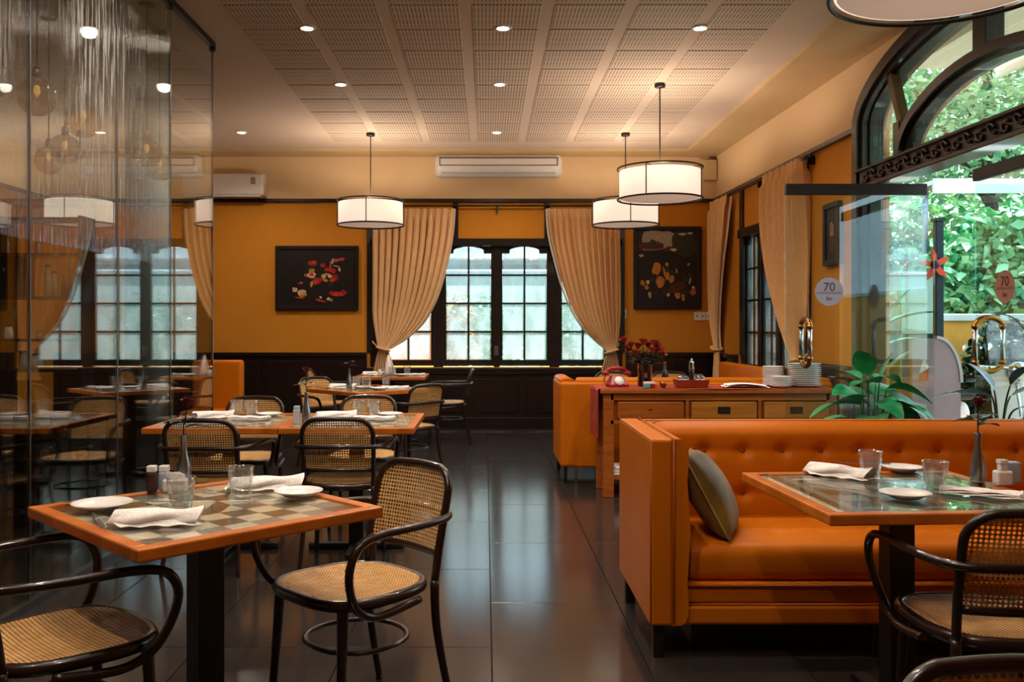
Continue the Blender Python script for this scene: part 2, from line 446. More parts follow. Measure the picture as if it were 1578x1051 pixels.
# right wall with side window (s .95..3.1), arched doorway, and a second glazed opening beside the camera
RW0, RW1 = 1.02, 3.2
AC, AA, AB, AH = D-5.65, 1.73, .56, 2.906       # outer arch
IA, IB = 1.07, .45                              # inner arch on the beam
DS0, DS1 = AC-AA, AC+AA
def arch(s):
    t = max(-1, min(1, (s-AC)/AA)); return (0, AH+AB*math.sqrt(max(0, 1-t*t)))
b = nb()
wall_strip(b, 0, RW0, NOH, rw); wall_strip(b, RW0, RW1, lambda s: (WB, WT), rw); wall_strip(b, RW1, DS0, NOH, rw)
wall_strip(b, DS0, DS1, arch, rw, n=36, top=HC+.02)
wall_strip(b, DS1, D-ZF+.3, NOH, rw)
struct('wall_right', b, PLASTER)

# trims: picture rail, wainscot, battens
def trim(n, *boxes, m=DARK, f=None, bev=.004):
    b = nb()
    for bx in boxes: box(b, *bx, bev=bev, seg=1, f=f)
    return struct('trim_%d' % n, b, m)
fb_ = lambda s, h, d: bw(s, h, d)
trim(1, (XL, XC, 2.882, 2.925, -.04, 0), f=fb_)
trim(2, (0, DS0-.02, 2.882, 2.925, -.04, 0), f=rw)
b = nb(); box(b, XL, XL+.04, 0, D, 2.882, 2.925, bev=.004, seg=1); struct('trim_3', b, DARK)
# wainscot back: panelled boards
def wains(n, s0, s1, top, f, npan):
    root = struct('trim_%d' % n, None)
    pbox('wainscot_board', DARK, root, s0, s1, 0, top, -.022, 0, f=f)
    pbox('cap_rail', DARK, root, s0, s1, top-.05, top, -.05, 0, bev=.006, seg=2, f=f)
    pbox('skirting', DARK, root, s0, s1, 0, .14, -.035, 0, bev=.004, seg=1, f=f)
    for i in range(npan):
        a = s0+(s1-s0)*i/npan+.05; c = s0+(s1-s0)*(i+1)/npan-.05
        pbox('raised_panel', DARK, root, a, c, .2, top-.11, -.032, -.02, bev=.006, seg=1, f=f)
    return root
wains(4, XL, WS0-.04, .97, bw, 6)
wains(5, WS1+.04, XC-.02, .97, bw, 2)
wains(6, WS0-.04, WS1+.04, .74, bw, 5)
wains(7, .02, RW0-.04, .97, rw, 2)
wains(8, RW0-.04, RW1+.04, .74, rw, 3)
wains(9, RW1+.04, DS0-.1, .97, rw, 1)
# vertical battens beside the curtains
for i, s in enumerate(((570-VX)*D/F, (702-VX)*D/F, (843-VX)*D/F, (958-VX)*D/F)):
    lo = .97 if i in (0, 3) else WT
    trim(10+i, (s-.035, s+.035, lo, 2.882, -.03, 0), f=bw)
for i, px in enumerate((1145, 1243)):
    z = 3.221/((px-VX)/F+SL); s = D-z
    trim(14+i, (s-.05, s+.05, .97, 2.9, -.03, 0), f=rw)
# ------------------------------------------------------------------ windows
def leaf(root, s0, s1, h0, h1, f, arched=True, rows=4, cols=2, fr=.035, d0=.05, d1=.09, pane=PANE):
    "one casement: frame, muntin bars, panes"
    pbox('frame', DARK, root, s0, s0+fr, h0, h1, d0, d1, f=f); pbox('frame', DARK, root, s1-fr, s1, h0, h1, d0, d1, f=f)
    pbox('frame', DARK, root, s0+fr, s1-fr, h0, h0+.07, d0, d1, f=f)
    a, c = s0+fr, s1-fr; top = h1-.05
    if arched:
        m = (a+c)/2; q = .16*(c-a)
        P = [(a, h1), (a, top-.085), (a+q, top-.085), (a+q*1.05, top-.05)]
        P += [(m+(c-a)*.34*math.sin(t), top-.05+.05*math.cos(t)) for t in [(-PI/2)+PI*i/10 for i in range(11)]]
        P += [(c-q*1.05, top-.05), (c-q, top-.085), (c, top-.085), (c, h1)]
        bm = nb()
        # built in strips so the scalloped edge stays clean
        for p, q2 in zip(P[1:-1], P[2:-1]):
            if q2[0]-p[0] > 1e-4: prism(bm, [p, q2, (q2[0], h1), (p[0], h1)], d0, d1, f)
        obj('arched_head', bm, DARK, root)
    else:
        pbox('frame', DARK, root, a, c, top, h1, d0, d1, f=f)
    g0 = h0+.07; dz = (top-g0)/rows; dx = (c-a)/cols
    for i in range(1, cols): pbox('muntin_bar', DARK, root, a+dx*i-.011, a+dx*i+.011, g0, top, d0+.008, d1-.008, f=f)
    for j in range(1, rows): pbox('muntin_bar', DARK, root, a, c, g0+dz*j-.011, g0+dz*j+.011, d0+.01, d1-.01, f=f)
    for i in range(cols):
        for j in range(rows):
            bm = nb(); box(bm, a+dx*i+.008, a+dx*(i+1)-.008, g0+dz*j+.008, g0+dz*(j+1)-.008, d0+.019, d0+.021, f=f)
            obj('pane', bm, pane, root)
def X(px, z=D): return (px-VX)*z/F
w1 = struct('window_1', None)
leaf(w1, X(683), X(761), WB+.02, 2.37, bw); leaf(w1, X(770), X(847), WB+.02, 2.37, bw)
leaf(w1, X(590), X(668), WB+.02, 2.37, bw); leaf(w1, X(862), X(936), WB+.02, 2.37, bw)
for a, c in ((WS0, X(590)), (X(668), X(683)), (X(761), X(770)), (X(847), X(862)), (X(936), WS1)):
    pbox('post', DARK, w1, a, c, WB, 2.40, .02, .12, bev=.004, seg=1, f=bw)
pbox('window_head', DARK, w1, WS0, WS1, 2.32, WT, -.03, .0, bev=.006, seg=1, f=bw)
pbox('window_head', DARK, w1, WS0, WS1, 2.36, WT, .0, .14, f=bw)
pbox('window_sill', DARK, w1, WS0-.05, WS1+.05, WB-.06, WB-.005, -.05, .25, bev=.008, seg=2, f=bw)
for a, c in ((X(683)+.03, X(760)-.02), (X(772), X(840)), (X(866), X(925))):
    pbox('sill_shine', SHELL, w1, a, c, WB-.004, WB+.006, -.04, .04, bev=.002, seg=1, f=bw)  # pale strips stand in for daylight shining on the dark sill
pbox('latch', STEEL, w1, X(744), X(756), 2.315, 2.33, -.045, -.03, bev=.003, seg=1, f=bw)
pbox('latch', STEEL, w1, X(762), X(768), .93, 1.05, -.0, .02, bev=.003, seg=1, f=bw)
w2 = struct('window_2', None)
for a, c in ((RW0+.08, RW0+.58), (RW0+.66, RW0+1.16), (RW0+1.24, RW0+2.06)):
    leaf(w2, a, c, WB+.02, 2.37, rw, pane=thin_glass('clear_side_pane', frost=.08, tint=(.85, .95, .95)) if 'clear_side_pane' not in MATS else MATS['clear_side_pane'])
for a, c in ((RW0, RW0+.08), (RW0+.58, RW0+.66), (RW0+1.16, RW0+1.24), (RW0+2.06, RW1)):
    pbox('post', DARK, w2, a, c, WB, 2.40, .02, .12, bev=.004, seg=1, f=rw)
pbox('window_head', DARK, w2, RW0, RW1, 2.32, WT, -.03, .14, bev=.006, seg=1, f=rw)
pbox('window_sill', DARK, w2, RW0-.03, RW1+.03, WB-.06, WB-.005, -.06, .25, bev=.008, seg=2, f=rw)
# ------------------------------------------------------------------ arched doorway
dr = struct('door_3', None)
def ell(a, b2, h, s0=-1, s1=1, n=30, c=AC): return [(c+a*math.sin(t), h+b2*math.cos(t)) for t in [math.asin(s0)+(math.asin(s1)-math.asin(s0))*i/n for i in range(n+1)]]
def outer(off, n=34):
    return [(DS0+off, 0)]+ell(AA-off, AB-off, AH)+[(DS1-off, 0)]
bm = nb(); ribbon(bm, outer(.0), .06, -.05, .02, rw, .03); obj('arch_moulding', bm, DARK, dr)
bm = nb(); ribbon(bm, outer(.07), .035, -.02, .12, rw, .04); obj('arch_frame', bm, DARK, dr)
bm = nb(); ribbon(bm, outer(.12), .012, .03, .16, rw, .012); obj('arch_bead', bm, DARK, dr)
BH0, BH1 = 2.40, 2.555
pbox('transom_beam', CARVE, dr, DS0+.1, DS1-.1, BH0+.02, BH1-.02, -.04, .12, f=rw)
pbox('beam_moulding', DARK, dr, DS0+.05, DS1-.05, BH1-.025, BH1, -.07, .13, bev=.006, seg=1, f=rw)
pbox('beam_moulding', DARK, dr, DS0+.05, DS1-.05, BH0-.01, BH0+.025, -.065, .13, bev=.006, seg=1, f=rw)
rnd = random.Random(3)
n = 24
for i in range(n):      # carved scrolls along the beam
    s = DS0+.22+(DS1-DS0-.44)*i/(n-1); bm = nb(); up = 1 if i % 2 else -1; r0 = .042
    P = [rw(s+r0*(1-t*.6)*math.cos(t*5.2+up*.4), (BH0+BH1)/2+up*.006+r0*(1-t*.62)*math.sin(t*5.2)*up, -.05) for t in [k/12 for k in range(13)]]
    tube(bm, P, [.013, .006], seg=6)
    sphere(bm, rw(s+.04, (BH0+BH1)/2-up*.022, -.048), .02, sx=1, sy=.8, sz=.7, seg=8, rings=5)
    sphere(bm, rw(s-.03, (BH0+BH1)/2+up*.028, -.046), .015, seg=7, rings=4)
    obj('carved_scroll', bm, CARVE, dr)
bm = nb(); ribbon(bm, ell(IA, IB, BH1, n=26), .035, -.02, .12, rw, .03); obj('inner_arch', bm, DARK, dr)
bm = nb(); ribbon(bm, ell(IA-.07, IB-.06, BH1, n=26), .012, .02, .14, rw, .012); obj('inner_arch_bead', bm, DARK, dr)
pbox('centre_post', DARK, dr, AC-.075, AC+.075, BH1+IB-.02, AH+AB-.02, -.01, .11, bev=.004, seg=1, f=rw)
for sg in (-1, 1):
    bm = nb(); ribbon(bm, [(AC+sg*(IA-.03), BH1+.22), (AC+sg*1.26, BH1+.74)], .03, .0, .07, rw); obj('diagonal_strut', bm, mat('gilded_wood', '6f5524', .4, base2='54401c', scale=9) if sg < 0 else MATS['gilded_wood'], dr)
    pbox('stub_post', DARK, dr, *sorted((AC+sg*(IA-.03), AC+sg*(IA+.06))), BH1, BH1+.26, -.01, .11, f=rw)
bm = nb()
for i in range(30):
    t0, t1 = -1+2*i/30, -1+2*(i+1)/30
    a, c = AC+(AA-.1)*math.sin(t0*PI/2), AC+(AA-.1)*math.sin(t1*PI/2)
    q = [(a, BH1), (c, BH1), (c, AH+(AB-.08)*math.cos(t1*PI/2)), (a, AH+(AB-.08)*math.cos(t0*PI/2))]
    prism(bm, q, .06, .064, rw)
obj('fanlight_glass', bm, CLEARP, dr)
# sidelight between jamb and first door, and door jambs
ZD = 6.29
SD1 = D-ZD; SD2 = D-5.70
pbox('sidelight_glass', CLEARP, dr, DS0+.12, SD1-.02, .02, BH0, .05, .06, f=rw)
pbox('sidelight_rail', DARK, dr, DS0+.1, SD1, .0, .06, .02, .1, f=rw)

def door(name, w, f, sticker_at, M):
    "frameless glass door in local (a along, h, c thickness)"
    d = struct(name, None); d.matrix_world = M
    pbox('glass_leaf', CLEARP, d, 0, w, .03, 2.215, -.006, .006, bev=.002, seg=1, f=f)
    pbox('top_rail', BLACK, d, -.0, w, 2.21, 2.285, -.022, .022, bev=.003, seg=1, f=f)
    pbox('bottom_rail', BLACK, d, 0, w, .01, .09, -.02, .02, bev=.003, seg=1, f=f)
    ha = .14; h0, h1 = 1.02, 1.36; c = .085
    b1 = nb()
    for sg in (-1, 1): tube(b1, [f(ha, h0+.06, sg*c), f(ha, h1-.06, sg*c)], .0155, seg=12)
    hd = obj('handle', b1, CHROME, d)
    b1 = nb()
    for q, sgn in ((h1-.06, 1), (h0+.06, -1)):
        tube(b1, [f(ha, q+sgn*.055*math.sin(t), c*math.cos(t)) for t in [PI*k/14 for k in range(15)]], .017, seg=10)
        for sg in (-1, 1): tube(b1, [f(ha, q-.012, sg*c), f(ha, q+.012, sg*c)], .021, seg=12)
    obj('handle_end', b1, BRASS, hd)
    return d
# door 1 stands open, square across the room; door 2 is shut in the wall line
f1 = lambda a, h, c: Vector((a, -c, h))
x1 = 2.076
d1 = door('door_1', 3.05-x1, f1, None, Matrix.Translation((x1, ZD, 0)))
STK = mat('frosted_sticker_film', 'a8a0b0', .6, base2='a29aaa', scale=5)
STK2 = mat('bronze_sticker_film', '9a6a5a', .6, base2='8f6052', scale=5)
INK = mat('grey_print', '4a4654', .6, base2='55505e', scale=5)
def sticker(d, ctr, film, right, ink):
    "round film with print, on the camera side of the glass; right = reading direction in the door's own frame"
    b1 = nb(); up = Vector((0, 0, 1)); R_ = Vector(right); nrm = R_.cross(up)
    cpt = Vector(ctr); r = .098
    prism(b1, [(r*math.cos(t), r*math.sin(t)) for t in [2*PI*k/36 for k in range(36)]], 0, .0012, lambda a, h, c: cpt+R_*a+up*h+nrm*(c))
    s = obj('sticker', b1, film, d)
    M = Matrix((R_, up, nrm)).transposed().to_4x4()
    def T(y, z=.0022): return Matrix.Translation(cpt+up*y+nrm*z) @ M
    text('sticker_print', '70', .085, ink, s, T(.03)); text('sticker_print', 'Est', .034, ink, s, T(-.048))
    b1 = nb()
    for y in (-.006, -.014): 
        prism(b1, [(-.085, y), (.085, y), (.085, y+.0025), (-.085, y+.0025)], .0012, .002, lambda a, h, c: cpt+R_*a+up*h+nrm*c)
    obj('sticker_rule', b1, ink, s)
    b1 = nb()
sticker(d1, (2.377-x1, -.008, 1.54), STK, (1, 0, 0), INK)
ang = math.atan2(-1, SL)
M2 = Matrix.Translation(rw(SD2, 0, .0)) @ Matrix.Rotation(ang, 4, 'Z')
f2 = lambda a, h, c: Vector((a, -c, h))
d2 = door('door_2', 1.0, f2, None, M2)
z2 = 3.221/((1551-VX)/F+SL)
sticker(d2, ((D-z2)-SD2, -.008, 1.535), STK2, (1, 0, 0), mat('brown_print', '4a2a28', .6, base2='3c2220', scale=5))

# ------------------------------------------------------------------ glass water-wall partition on the left
PX_ = -2.107
pz = [7.01, 6.07, 5.19, 4.196, 3.3, 2.3, 1.3, .3, -.7]
pr = thing('glass_partition', 'tall frameless glass partition with water-streaked panels along the left side', 'partition', (PX_, 0, 0))
for i in range(len(pz)-1):
    y1, y0 = pz[i], pz[i+1]
    wet = i in (1, 2, 3)
    bm = nb(); box(bm, -.005, .005, y0+.006, y1-.006, .03, HC-.04)
    obj('glass_panel', bm, PART if i in (0,) or i > 3 else PART, pr)
    if wet:
        bm = nb(); grid(bm, lambda u, v: Vector((.0065, y0+.01+(y1-y0-.02)*u, 1.7+(HC-.05-1.7)*v)), 1, 1)
        obj('water_film', bm, WET, pr, normals=False)
    bm = nb(); box(bm, -.007, .007, y1-.006, y1+.004, .03, HC-.04); obj('edge_strip', bm, STEEL, pr)
pbox('floor_channel', STEEL, pr, -.02, .02, -.7, 7.01, 0, .035)
pbox('top_channel', BLACK, pr, -.02, .02, -.7, 7.03, HC-.045, HC-.001)
for y in pz[:5]:
    bm = nb(); sphere(bm, (.0, y, HC-.055), .028, seg=10, rings=6); obj('glass_clamp', bm, BLACK, pr)

# ------------------------------------------------------------------ curtains and rods
def curtain(label, f, out_s, edge, tie, hb, sp, seed, group=None, amp=1.0, NF=12):
    """edge: list of (s, h) for the free edge from top down to the tie; tie (s,h); hb bottom height; sp spread (s0,s1) at bottom"""
    r = random.Random(seed); root = thing('curtain', label, 'curtain', (0, 0, 0), 0, group)
    E = catmull([(s, h, 0) for s, h in edge], 8); ht = edge[0][1]
    def e_at(h):
        for p, q in zip(E, E[1:]):
            if q.y <= h <= p.y+1e-6: return p.x+(q.x-p.x)*((p.y-h)/max(1e-6, p.y-q.y))
        return E[-1].x
    ph = [r.uniform(-.5, .5) for _ in range(NF+2)]; am = [r.uniform(.6, 1.25) for _ in range(NF+2)]
    sg = 1 if edge[0][0] > out_s else -1
    def P(u, v):
        h = ht+(tie[1]-ht)*v
        so = out_s+(tie[0]-sg*.05-out_s)*max(0, (v-.72)/.28)**1.6*.9
        se = e_at(h)
        # folds bunch towards the outside, fan out from the tie
        s = so+(se-so)*u
        A = amp*(.062*(1-.72*v**2))*am[int(u*NF)]*(.55 if v < .07 else 1)
        k = u*NF*2*PI+ph[int(u*NF)]*.0+.6*math.sin(v*3+seed)
        d = A*math.sin(k)*.8-.085-.05*math.sin(PI*v)*u
        s += .012*math.cos(k)*(1 if v > .07 else .3)
        return f(s, h, d)
    bm = nb(); grid(bm, P, 150, 40); obj('drape', bm, DRAPE, root, normals=False)
    ln = nb()
    grid(ln, lambda u, v: (lambda q: q)(f(e_at(ht+(tie[1]-ht)*v)+sg*(-.004+.022*u), ht+(tie[1]-ht)*v, -.06+.02*u-.05*math.sin(PI*v))), 2, 40)
    obj('lining_edge', ln, LINING, root, normals=False)
    def Q(u, v):
        h = tie[1]+(hb-tie[1])*v
        a = tie[0]-.055+(sp[0]-tie[0]+.055)*v**.8; c = tie[0]+.055+(sp[1]-tie[0]-.055)*v**.8
        k = u*8*2*PI
        return f(a+(c-a)*u, h, -.085+(.02+.02*v)*math.sin(k))
    bm = nb(); grid(bm, Q, 80, 16); obj('drape_tail', bm, DRAPE, root, normals=False)
    bm = nb(); tube(bm, [f(tie[0]+.068*math.cos(t), tie[1]+.02*math.cos(t)*sg*-1, -.09+.055*math.sin(t)) for t in [2*PI*k/16 for k in range(16)]], .016, seg=8, closed=True, sy=1.6)
    obj('tieback', bm, DRAPE, root)
    bm = nb(); tube(bm, [f(tie[0]-sg*.06, tie[1]+.01, -.06), f(out_s-sg*.02, tie[1]+.12, -.01)], .01, seg=6)
    obj('tieback_cord', bm, DRAPE, root)
    return root
def BX(px): return (px-VX)*(D-.1)/F
def BHt(py): return H-(py-VY)*(D-.1)/F
curtain('cream curtain swept to the left of the back window, tied beside the flower painting', bw, BX(572),
        [(BX(x), BHt(y)) for x, y in ((700, 321), (697, 360), (690, 400), (680, 438), (668, 470), (650, 500), (622, 525), (600, 537))],
        (BX(590), BHt(538)), .62, (BX(572), BX(612)), 1, 'curtains at the back window')
curtain('cream curtain swept to the right of the back window, tied above the red telephone', bw, BX(955),
        [(BX(x), BHt(y)) for x, y in ((843, 321), (846, 360), (855, 400), (866, 440), (880, 475), (897, 503), (920, 527), (937, 540))],
        (BX(943), BHt(541)), .62, (BX(922), BX(957)), 2, 'curtains at the back window')
def RS(px):
    return D-3.221/((px-VX)/F+SL)
def RH(px, py):
    z = 3.221/((px-VX)/F+SL)-.0; return H-(py-VY)*z/F
sa = .2
curtain('narrow cream curtain on the right wall in the back corner, knotted low', rw, .12,
        [(.86, 2.86), (.80, 2.4), (.66, 1.95), (.52, 1.55), (.42, 1.25), (.40, 1.05)], (.38, 1.03), .30, (.22, .56), 5, 'curtains at the side window', 1.25, 6)
curtain('tall cream curtain on the right wall beside the open glass door', rw, 3.22,
        [(2.15, 2.86), (2.22, 2.4), (2.40, 1.9), (2.66, 1.4), (2.86, 1.1), (2.98, .98)], (3.05, .97), .30, (2.9, 3.2), 6, 'curtains at the side window', 1.6, 9)
rod = thing('curtain_rod', 'thin dark curtain rod above the back window', 'curtain rod', (0, D, 0))
part('rod', BLACK, rod, tube, [(BX(565), -.07, 2.83), (BX(962), -.07, 2.83)], .011, seg=8)
for px in (575, 766, 953):
    pbox('bracket', BLACK, rod, BX(px)-.012, BX(px)+.012, -.075, 0, 2.76, 2.845)
for px in (565, 962):
    bm = nb(); sphere(bm, (BX(px), -.07, 2.83), .02, seg=8, rings=6); obj('finial', bm, BLACK, rod)
rod = thing('curtain_rod', 'thin dark curtain rod on the right wall under the picture rail', 'curtain rod')
bm = nb(); tube(bm, [rw(.05, 2.845, -.07), rw(3.35, 2.845, -.07)], .011, seg=8); obj('rod', bm, BLACK, rod)
for s in (.5, 1.9, 3.28):
    pbox('bracket', BLACK, rod, s-.012, s+.012, 2.78, 2.86, -.075, 0, f=rw)
bm = nb(); sphere(bm, rw(3.36, 2.845, -.07), .022, seg=8, rings=6); obj('finial', bm, BLACK, rod)

# ------------------------------------------------------------------ lamps
def pendant():
    t = thing('pendant_lamp', 'x', 'lamp', (0, 0, 0), 0, 'drum pendant lamps')
    R0, T0, B0 = .375, 2.70, 2.46
    b = nb(); lathe(b, [(0, HC-.034), (.048, HC-.034), (.05, HC-.022), (.05, HC-.001), (0, HC-.001)], 20); obj('ceiling_rose', b, BLACK, t)
    b = nb(); tube(b, [(0, 0, 2.6), (0, 0, HC-.03)], .006, seg=8); obj('rod', b, BLACK, t)
    b = nb(); lathe(b, [(R0-.012, T0), (R0-.012, B0), (R0-.018, B0), (R0-.018, T0), (R0-.012, T0)], 56); obj('shade', b, SHADE, t)
    b = nb(); lathe(b, [(0, B0+.006), (R0-.02, B0+.006), (R0-.02, B0-.0), (0, B0-.0)], 48); obj('diffuser', b, DIFF, t)
    b = nb()
    for z in (T0+.025, B0-.012): tube(b, [((R0+.004)*math.cos(a), (R0+.004)*math.sin(a), z) for a in [2*PI*k/56 for k in range(56)]], .0085, seg=8, closed=True)
    for k in range(4):
        a = PI/4+.28+k*PI/2
        tube(b, [((R0+.004)*math.cos(a), (R0+.004)*math.sin(a), B0-.012), ((R0+.004)*math.cos(a), (R0+.004)*math.sin(a), T0+.025)], .0055, seg=6)
    for k in range(2):
        a = k*PI/2+.28+PI/4
        tube(b, [(-R0*math.cos(a), -R0*math.sin(a), T0+.02), (R0*math.cos(a), R0*math.sin(a), T0+.02)], .004, seg=6)
    obj('hoop_frame', b, BLACK, t)
    b = nb(); lathe(b, [(0, 2.66), (.02, 2.66), (.03, 2.6), (.026, 2.55), (0, 2.53)], 12); obj('bulb', b, LAMPON, t)
    return t
pend = pendant()
pl = [(-1.303, 10.31, 'white drum pendant lamp in a black hoop frame, over the back left tables'),
      (1.59, 10.31, 'white drum pendant lamp furthest back on the right, partly behind the nearer one'),
      (1.577, 8.21, 'white drum pendant lamp hanging on the right in front of the fruit painting'),
      (1.57, 3.085, 'large near drum pendant lamp cut off by the top right corner'),
      (-4.55, 10.2, 'white drum pendant lamp seen through the glass partition')]
def lamp(name, kind, loc, e, col, **k):
    l = bpy.data.lights.new(name, kind); l.energy = e; l.color = col
    for a, v in k.items(): setattr(l, a, v)
    o = bpy.data.objects.new(name, l); COL.objects.link(o); o.location = loc; return o
WARM = (1, .83, .67)
for x, y, lb in pl:
    place(pend, (x, y, 0), .0 if y < 10 else .5, lb)
    lamp('pendant_light', 'POINT', (x, y, 2.60), 54 if x > -3 else 20, WARM, shadow_soft_size=.06)
def down():
    t = thing('downlight', 'x', 'lamp', (0, 0, 0), 0, 'recessed ceiling downlights')
    b = nb(); lathe(b, [(.045, HC-.012), (.062, HC-.010), (.066, HC-.004), (.066, HC+.01)], 24); obj('trim_ring', b, SHELL, t)
    b = nb(); lathe(b, [(0, HC-.011), (.046, HC-.011), (.046, HC-.006), (0, HC-.006)], 20); obj('lens', b, LAMPON, t)
    return t
dn = down()
rows = {6.66: 'row nearest the camera', 8.21: 'middle row', 10.24: 'row nearest the back wall'}
colsx = {-1.308: 'left', .128: 'centre', 1.575: 'right', -2.75: 'far left'}
for x, y in ((-1.308, 6.66), (.128, 6.66), (1.575, 6.66), (-1.308, 8.21), (.128, 8.21), (-2.75, 10.24), (.128, 10.24)):
    place(dn, (x, y, 0), 0, 'white ceiling downlight, %s of the %s' % (colsx[x], rows[y]))
for x, y in ((-1.308, 6.66), (.128, 6.66), (1.575, 6.66), (-1.308, 8.21), (.128, 8.21), (-2.75, 10.24), (.128, 10.24),
             (-1.308, 4.9), (.128, 4.9), (1.575, 4.9), (-1.1, 3.0), (.128, 3.0), (.128, 1.3), (-1.308, 1.6)):  # last one is added to brighten the near left table and cane back
    s = lamp('downlight_beam', 'SPOT', (x, y, HC-.03), 62, (1, .84, .68), spot_size=2.75, spot_blend=.75, shadow_soft_size=.05)
    if y < 6 : dup(dn, (x, y, 0), 0, 'ceiling downlight out of view, %s, %s' % ({-1.308: 'left', .128: 'centre', 1.575: 'right', -1.1: 'over the near left table'}[x], {4.9: 'row above the near aisle', 3.0: 'row above the near tables', 1.3: 'row over the camera', 1.6: 'added beside the partition to brighten the near left table'}[y]))

# amber glass globes behind the partition
gl = thing('globe_pendant', 'x', 'lamp', (0, 0, 0), 0, 'amber globe lamps')
b = nb(); lathe(b, [(.02, .098)]+[(.1*math.sin(t), .1*math.cos(t)) for t in [.22+(PI-.22)*k/14 for k in range(15)]][:-1]+[(0, -.1)], 24); obj('globe', b, AMBER, gl)
b = nb(); lathe(b, [(0, .15), (.016, .15), (.022, .13), (.024, .095), (0, .095)], 14); obj('cap', b, BRASS, gl)
b = nb(); tube(b, [(0, 0, .14), (0, 0, HC-2.48-.01)], .004, seg=6); obj('cord', b, BLACK, gl)
b = nb(); lathe(b, [(0, 1.0), (.05, 1.0), (.055, 1.01), (0, 1.012)], 16); obj('ceiling_rose', b, BLACK, gl)
b = nb(); lathe(b, [(0, .06), (.014, .05), (.018, .02), (0, -.01)], 8); obj('bulb', b, mat('warm_bulb', 'ffd9a0', .5, emit='ffc890', estr=.5, base2='ffd090'), gl)
for x, y, lb in ((-2.30, 4.66, 'amber glass globe lamp, second from the left behind the partition'),
                 (-2.30, 5.20, 'amber glass globe lamp hanging third from the left behind the partition'),
                 (-2.30, 6.17, 'amber glass globe lamp on a long cord in front of the pale column'),
                 (-2.80, 6.05, 'smaller-looking amber globe lamp deeper behind the partition, below the third globe'),
                 (-3.10, 6.45, 'deepest amber globe lamp, low at the left behind the partition'),
                 (-2.42, 6.75, 'amber globe lamp half hidden by the panel joint beside the column'),
                 (-2.36, 4.32, 'amber globe lamp cut off by the left picture edge')):
    place(gl, (x, y, 2.48), 0, lb)

# ------------------------------------------------------------------ wall units and pictures
ac = thing('air_conditioner', 'wide white wall air conditioner above the back window', 'air conditioner', (X(768), D, 0))
hw = .80; hz = BHt(255)
prof = [(-.0, .125), (-.20, .125), (-.235, .08), (-.24, -.02), (-.215, -.10), (-.16, -.145), (0, -.15)]
b = nb()
NX = 14
def acs(u, v):
    i = v*(len(prof)-1); k = min(int(i), len(prof)-2); t = i-k
    y = prof[k][0]+(prof[k+1][0]-prof[k][0])*t; z = prof[k][1]+(prof[k+1][1]-prof[k][1])*t
    x = (u*2-1)*hw; e = max(0, (abs(x)-hw+.07)/.07); return Vector((x, y*(1-.35*e*e), hz+z*(1-.18*e*e)))
grid(b, acs, 60, 24); 
for sgn in (-1, 1):
    vs = [b.verts.new((sgn*hw, p[0]*.65, hz+p[1]*.82)) for p in prof]; b.faces.new(vs)
obj('body', b, SHELL, ac)
b = nb()
for x0, x1, z0, z1 in ((-hw+.06, hw-.06, .066, .073), (-hw+.06, hw-.06, -.026, -.019), (-hw+.06, -hw+.068, -.026, .073), (hw-.068, hw-.06, -.026, .073)):
    box(b, x0, x1, -.246, -.236, hz+z0, hz+z1)
obj('grille_gap', b, BLACK, ac)
pbox('front_grille', SHELL, ac, -hw+.072, hw-.072, -.243, -.236, hz-.018, hz+.065, bev=.002, seg=1)
pbox('louvre', WATERY, ac, -hw+.09, hw-.09, -.222, -.19, hz-.118, hz-.108, bev=.003, seg=1)
ac = thing('air_conditioner', 'smaller white wall air conditioner above the red flower painting, partly behind the glass', 'air conditioner', (X(350), D, 0))
hz = BHt(286); hw = X(412)-X(350)
b = nb(); box(b, -hw, hw, -.21, 0, hz-.14, hz+.14, bev=.03, seg=4); obj('body', b, SHELL, ac)
pbox('louvre', SHELL, ac, -hw+.04, hw-.04, -.2, -.1, hz-.155, hz-.13, bev=.006, seg=1)
pbox('display', mat('grey_display', '8c8a88', .3, base2='808080'), ac, hw-.16, hw-.1, -.214, -.209, hz+.0, hz+.09, bev=.002, seg=1)
bm = nb(); tube(bm, catmull([(-.32, -.213, hz-.07), (-.28, -.213, hz-.05), (-.22, -.213, hz-.062), (-.16, -.213, hz-.03)], 5), [.002, .007], seg=6); obj('swoosh_mark', bm, CERAMIC, ac)
jb = thing('speaker_box', 'small beige box high in the right back corner', 'speaker', (X(1092), D, BHt(262)))
pbox('body', SOFFIT, jb, -.075, .075, -.13, 0, -.13, .13, bev=.01); pbox('bracket', BLACK, jb, .02, .1, -.06, 0, .13, .15)
b = nb(); tube(b, [(-.11, -.01, .16), (-.11, -.01, .24)], .012); tube(b, [(-.11, -.01, .16), (.0, -.01, .14)], .008); obj('cable', b, SOFFIT, jb)

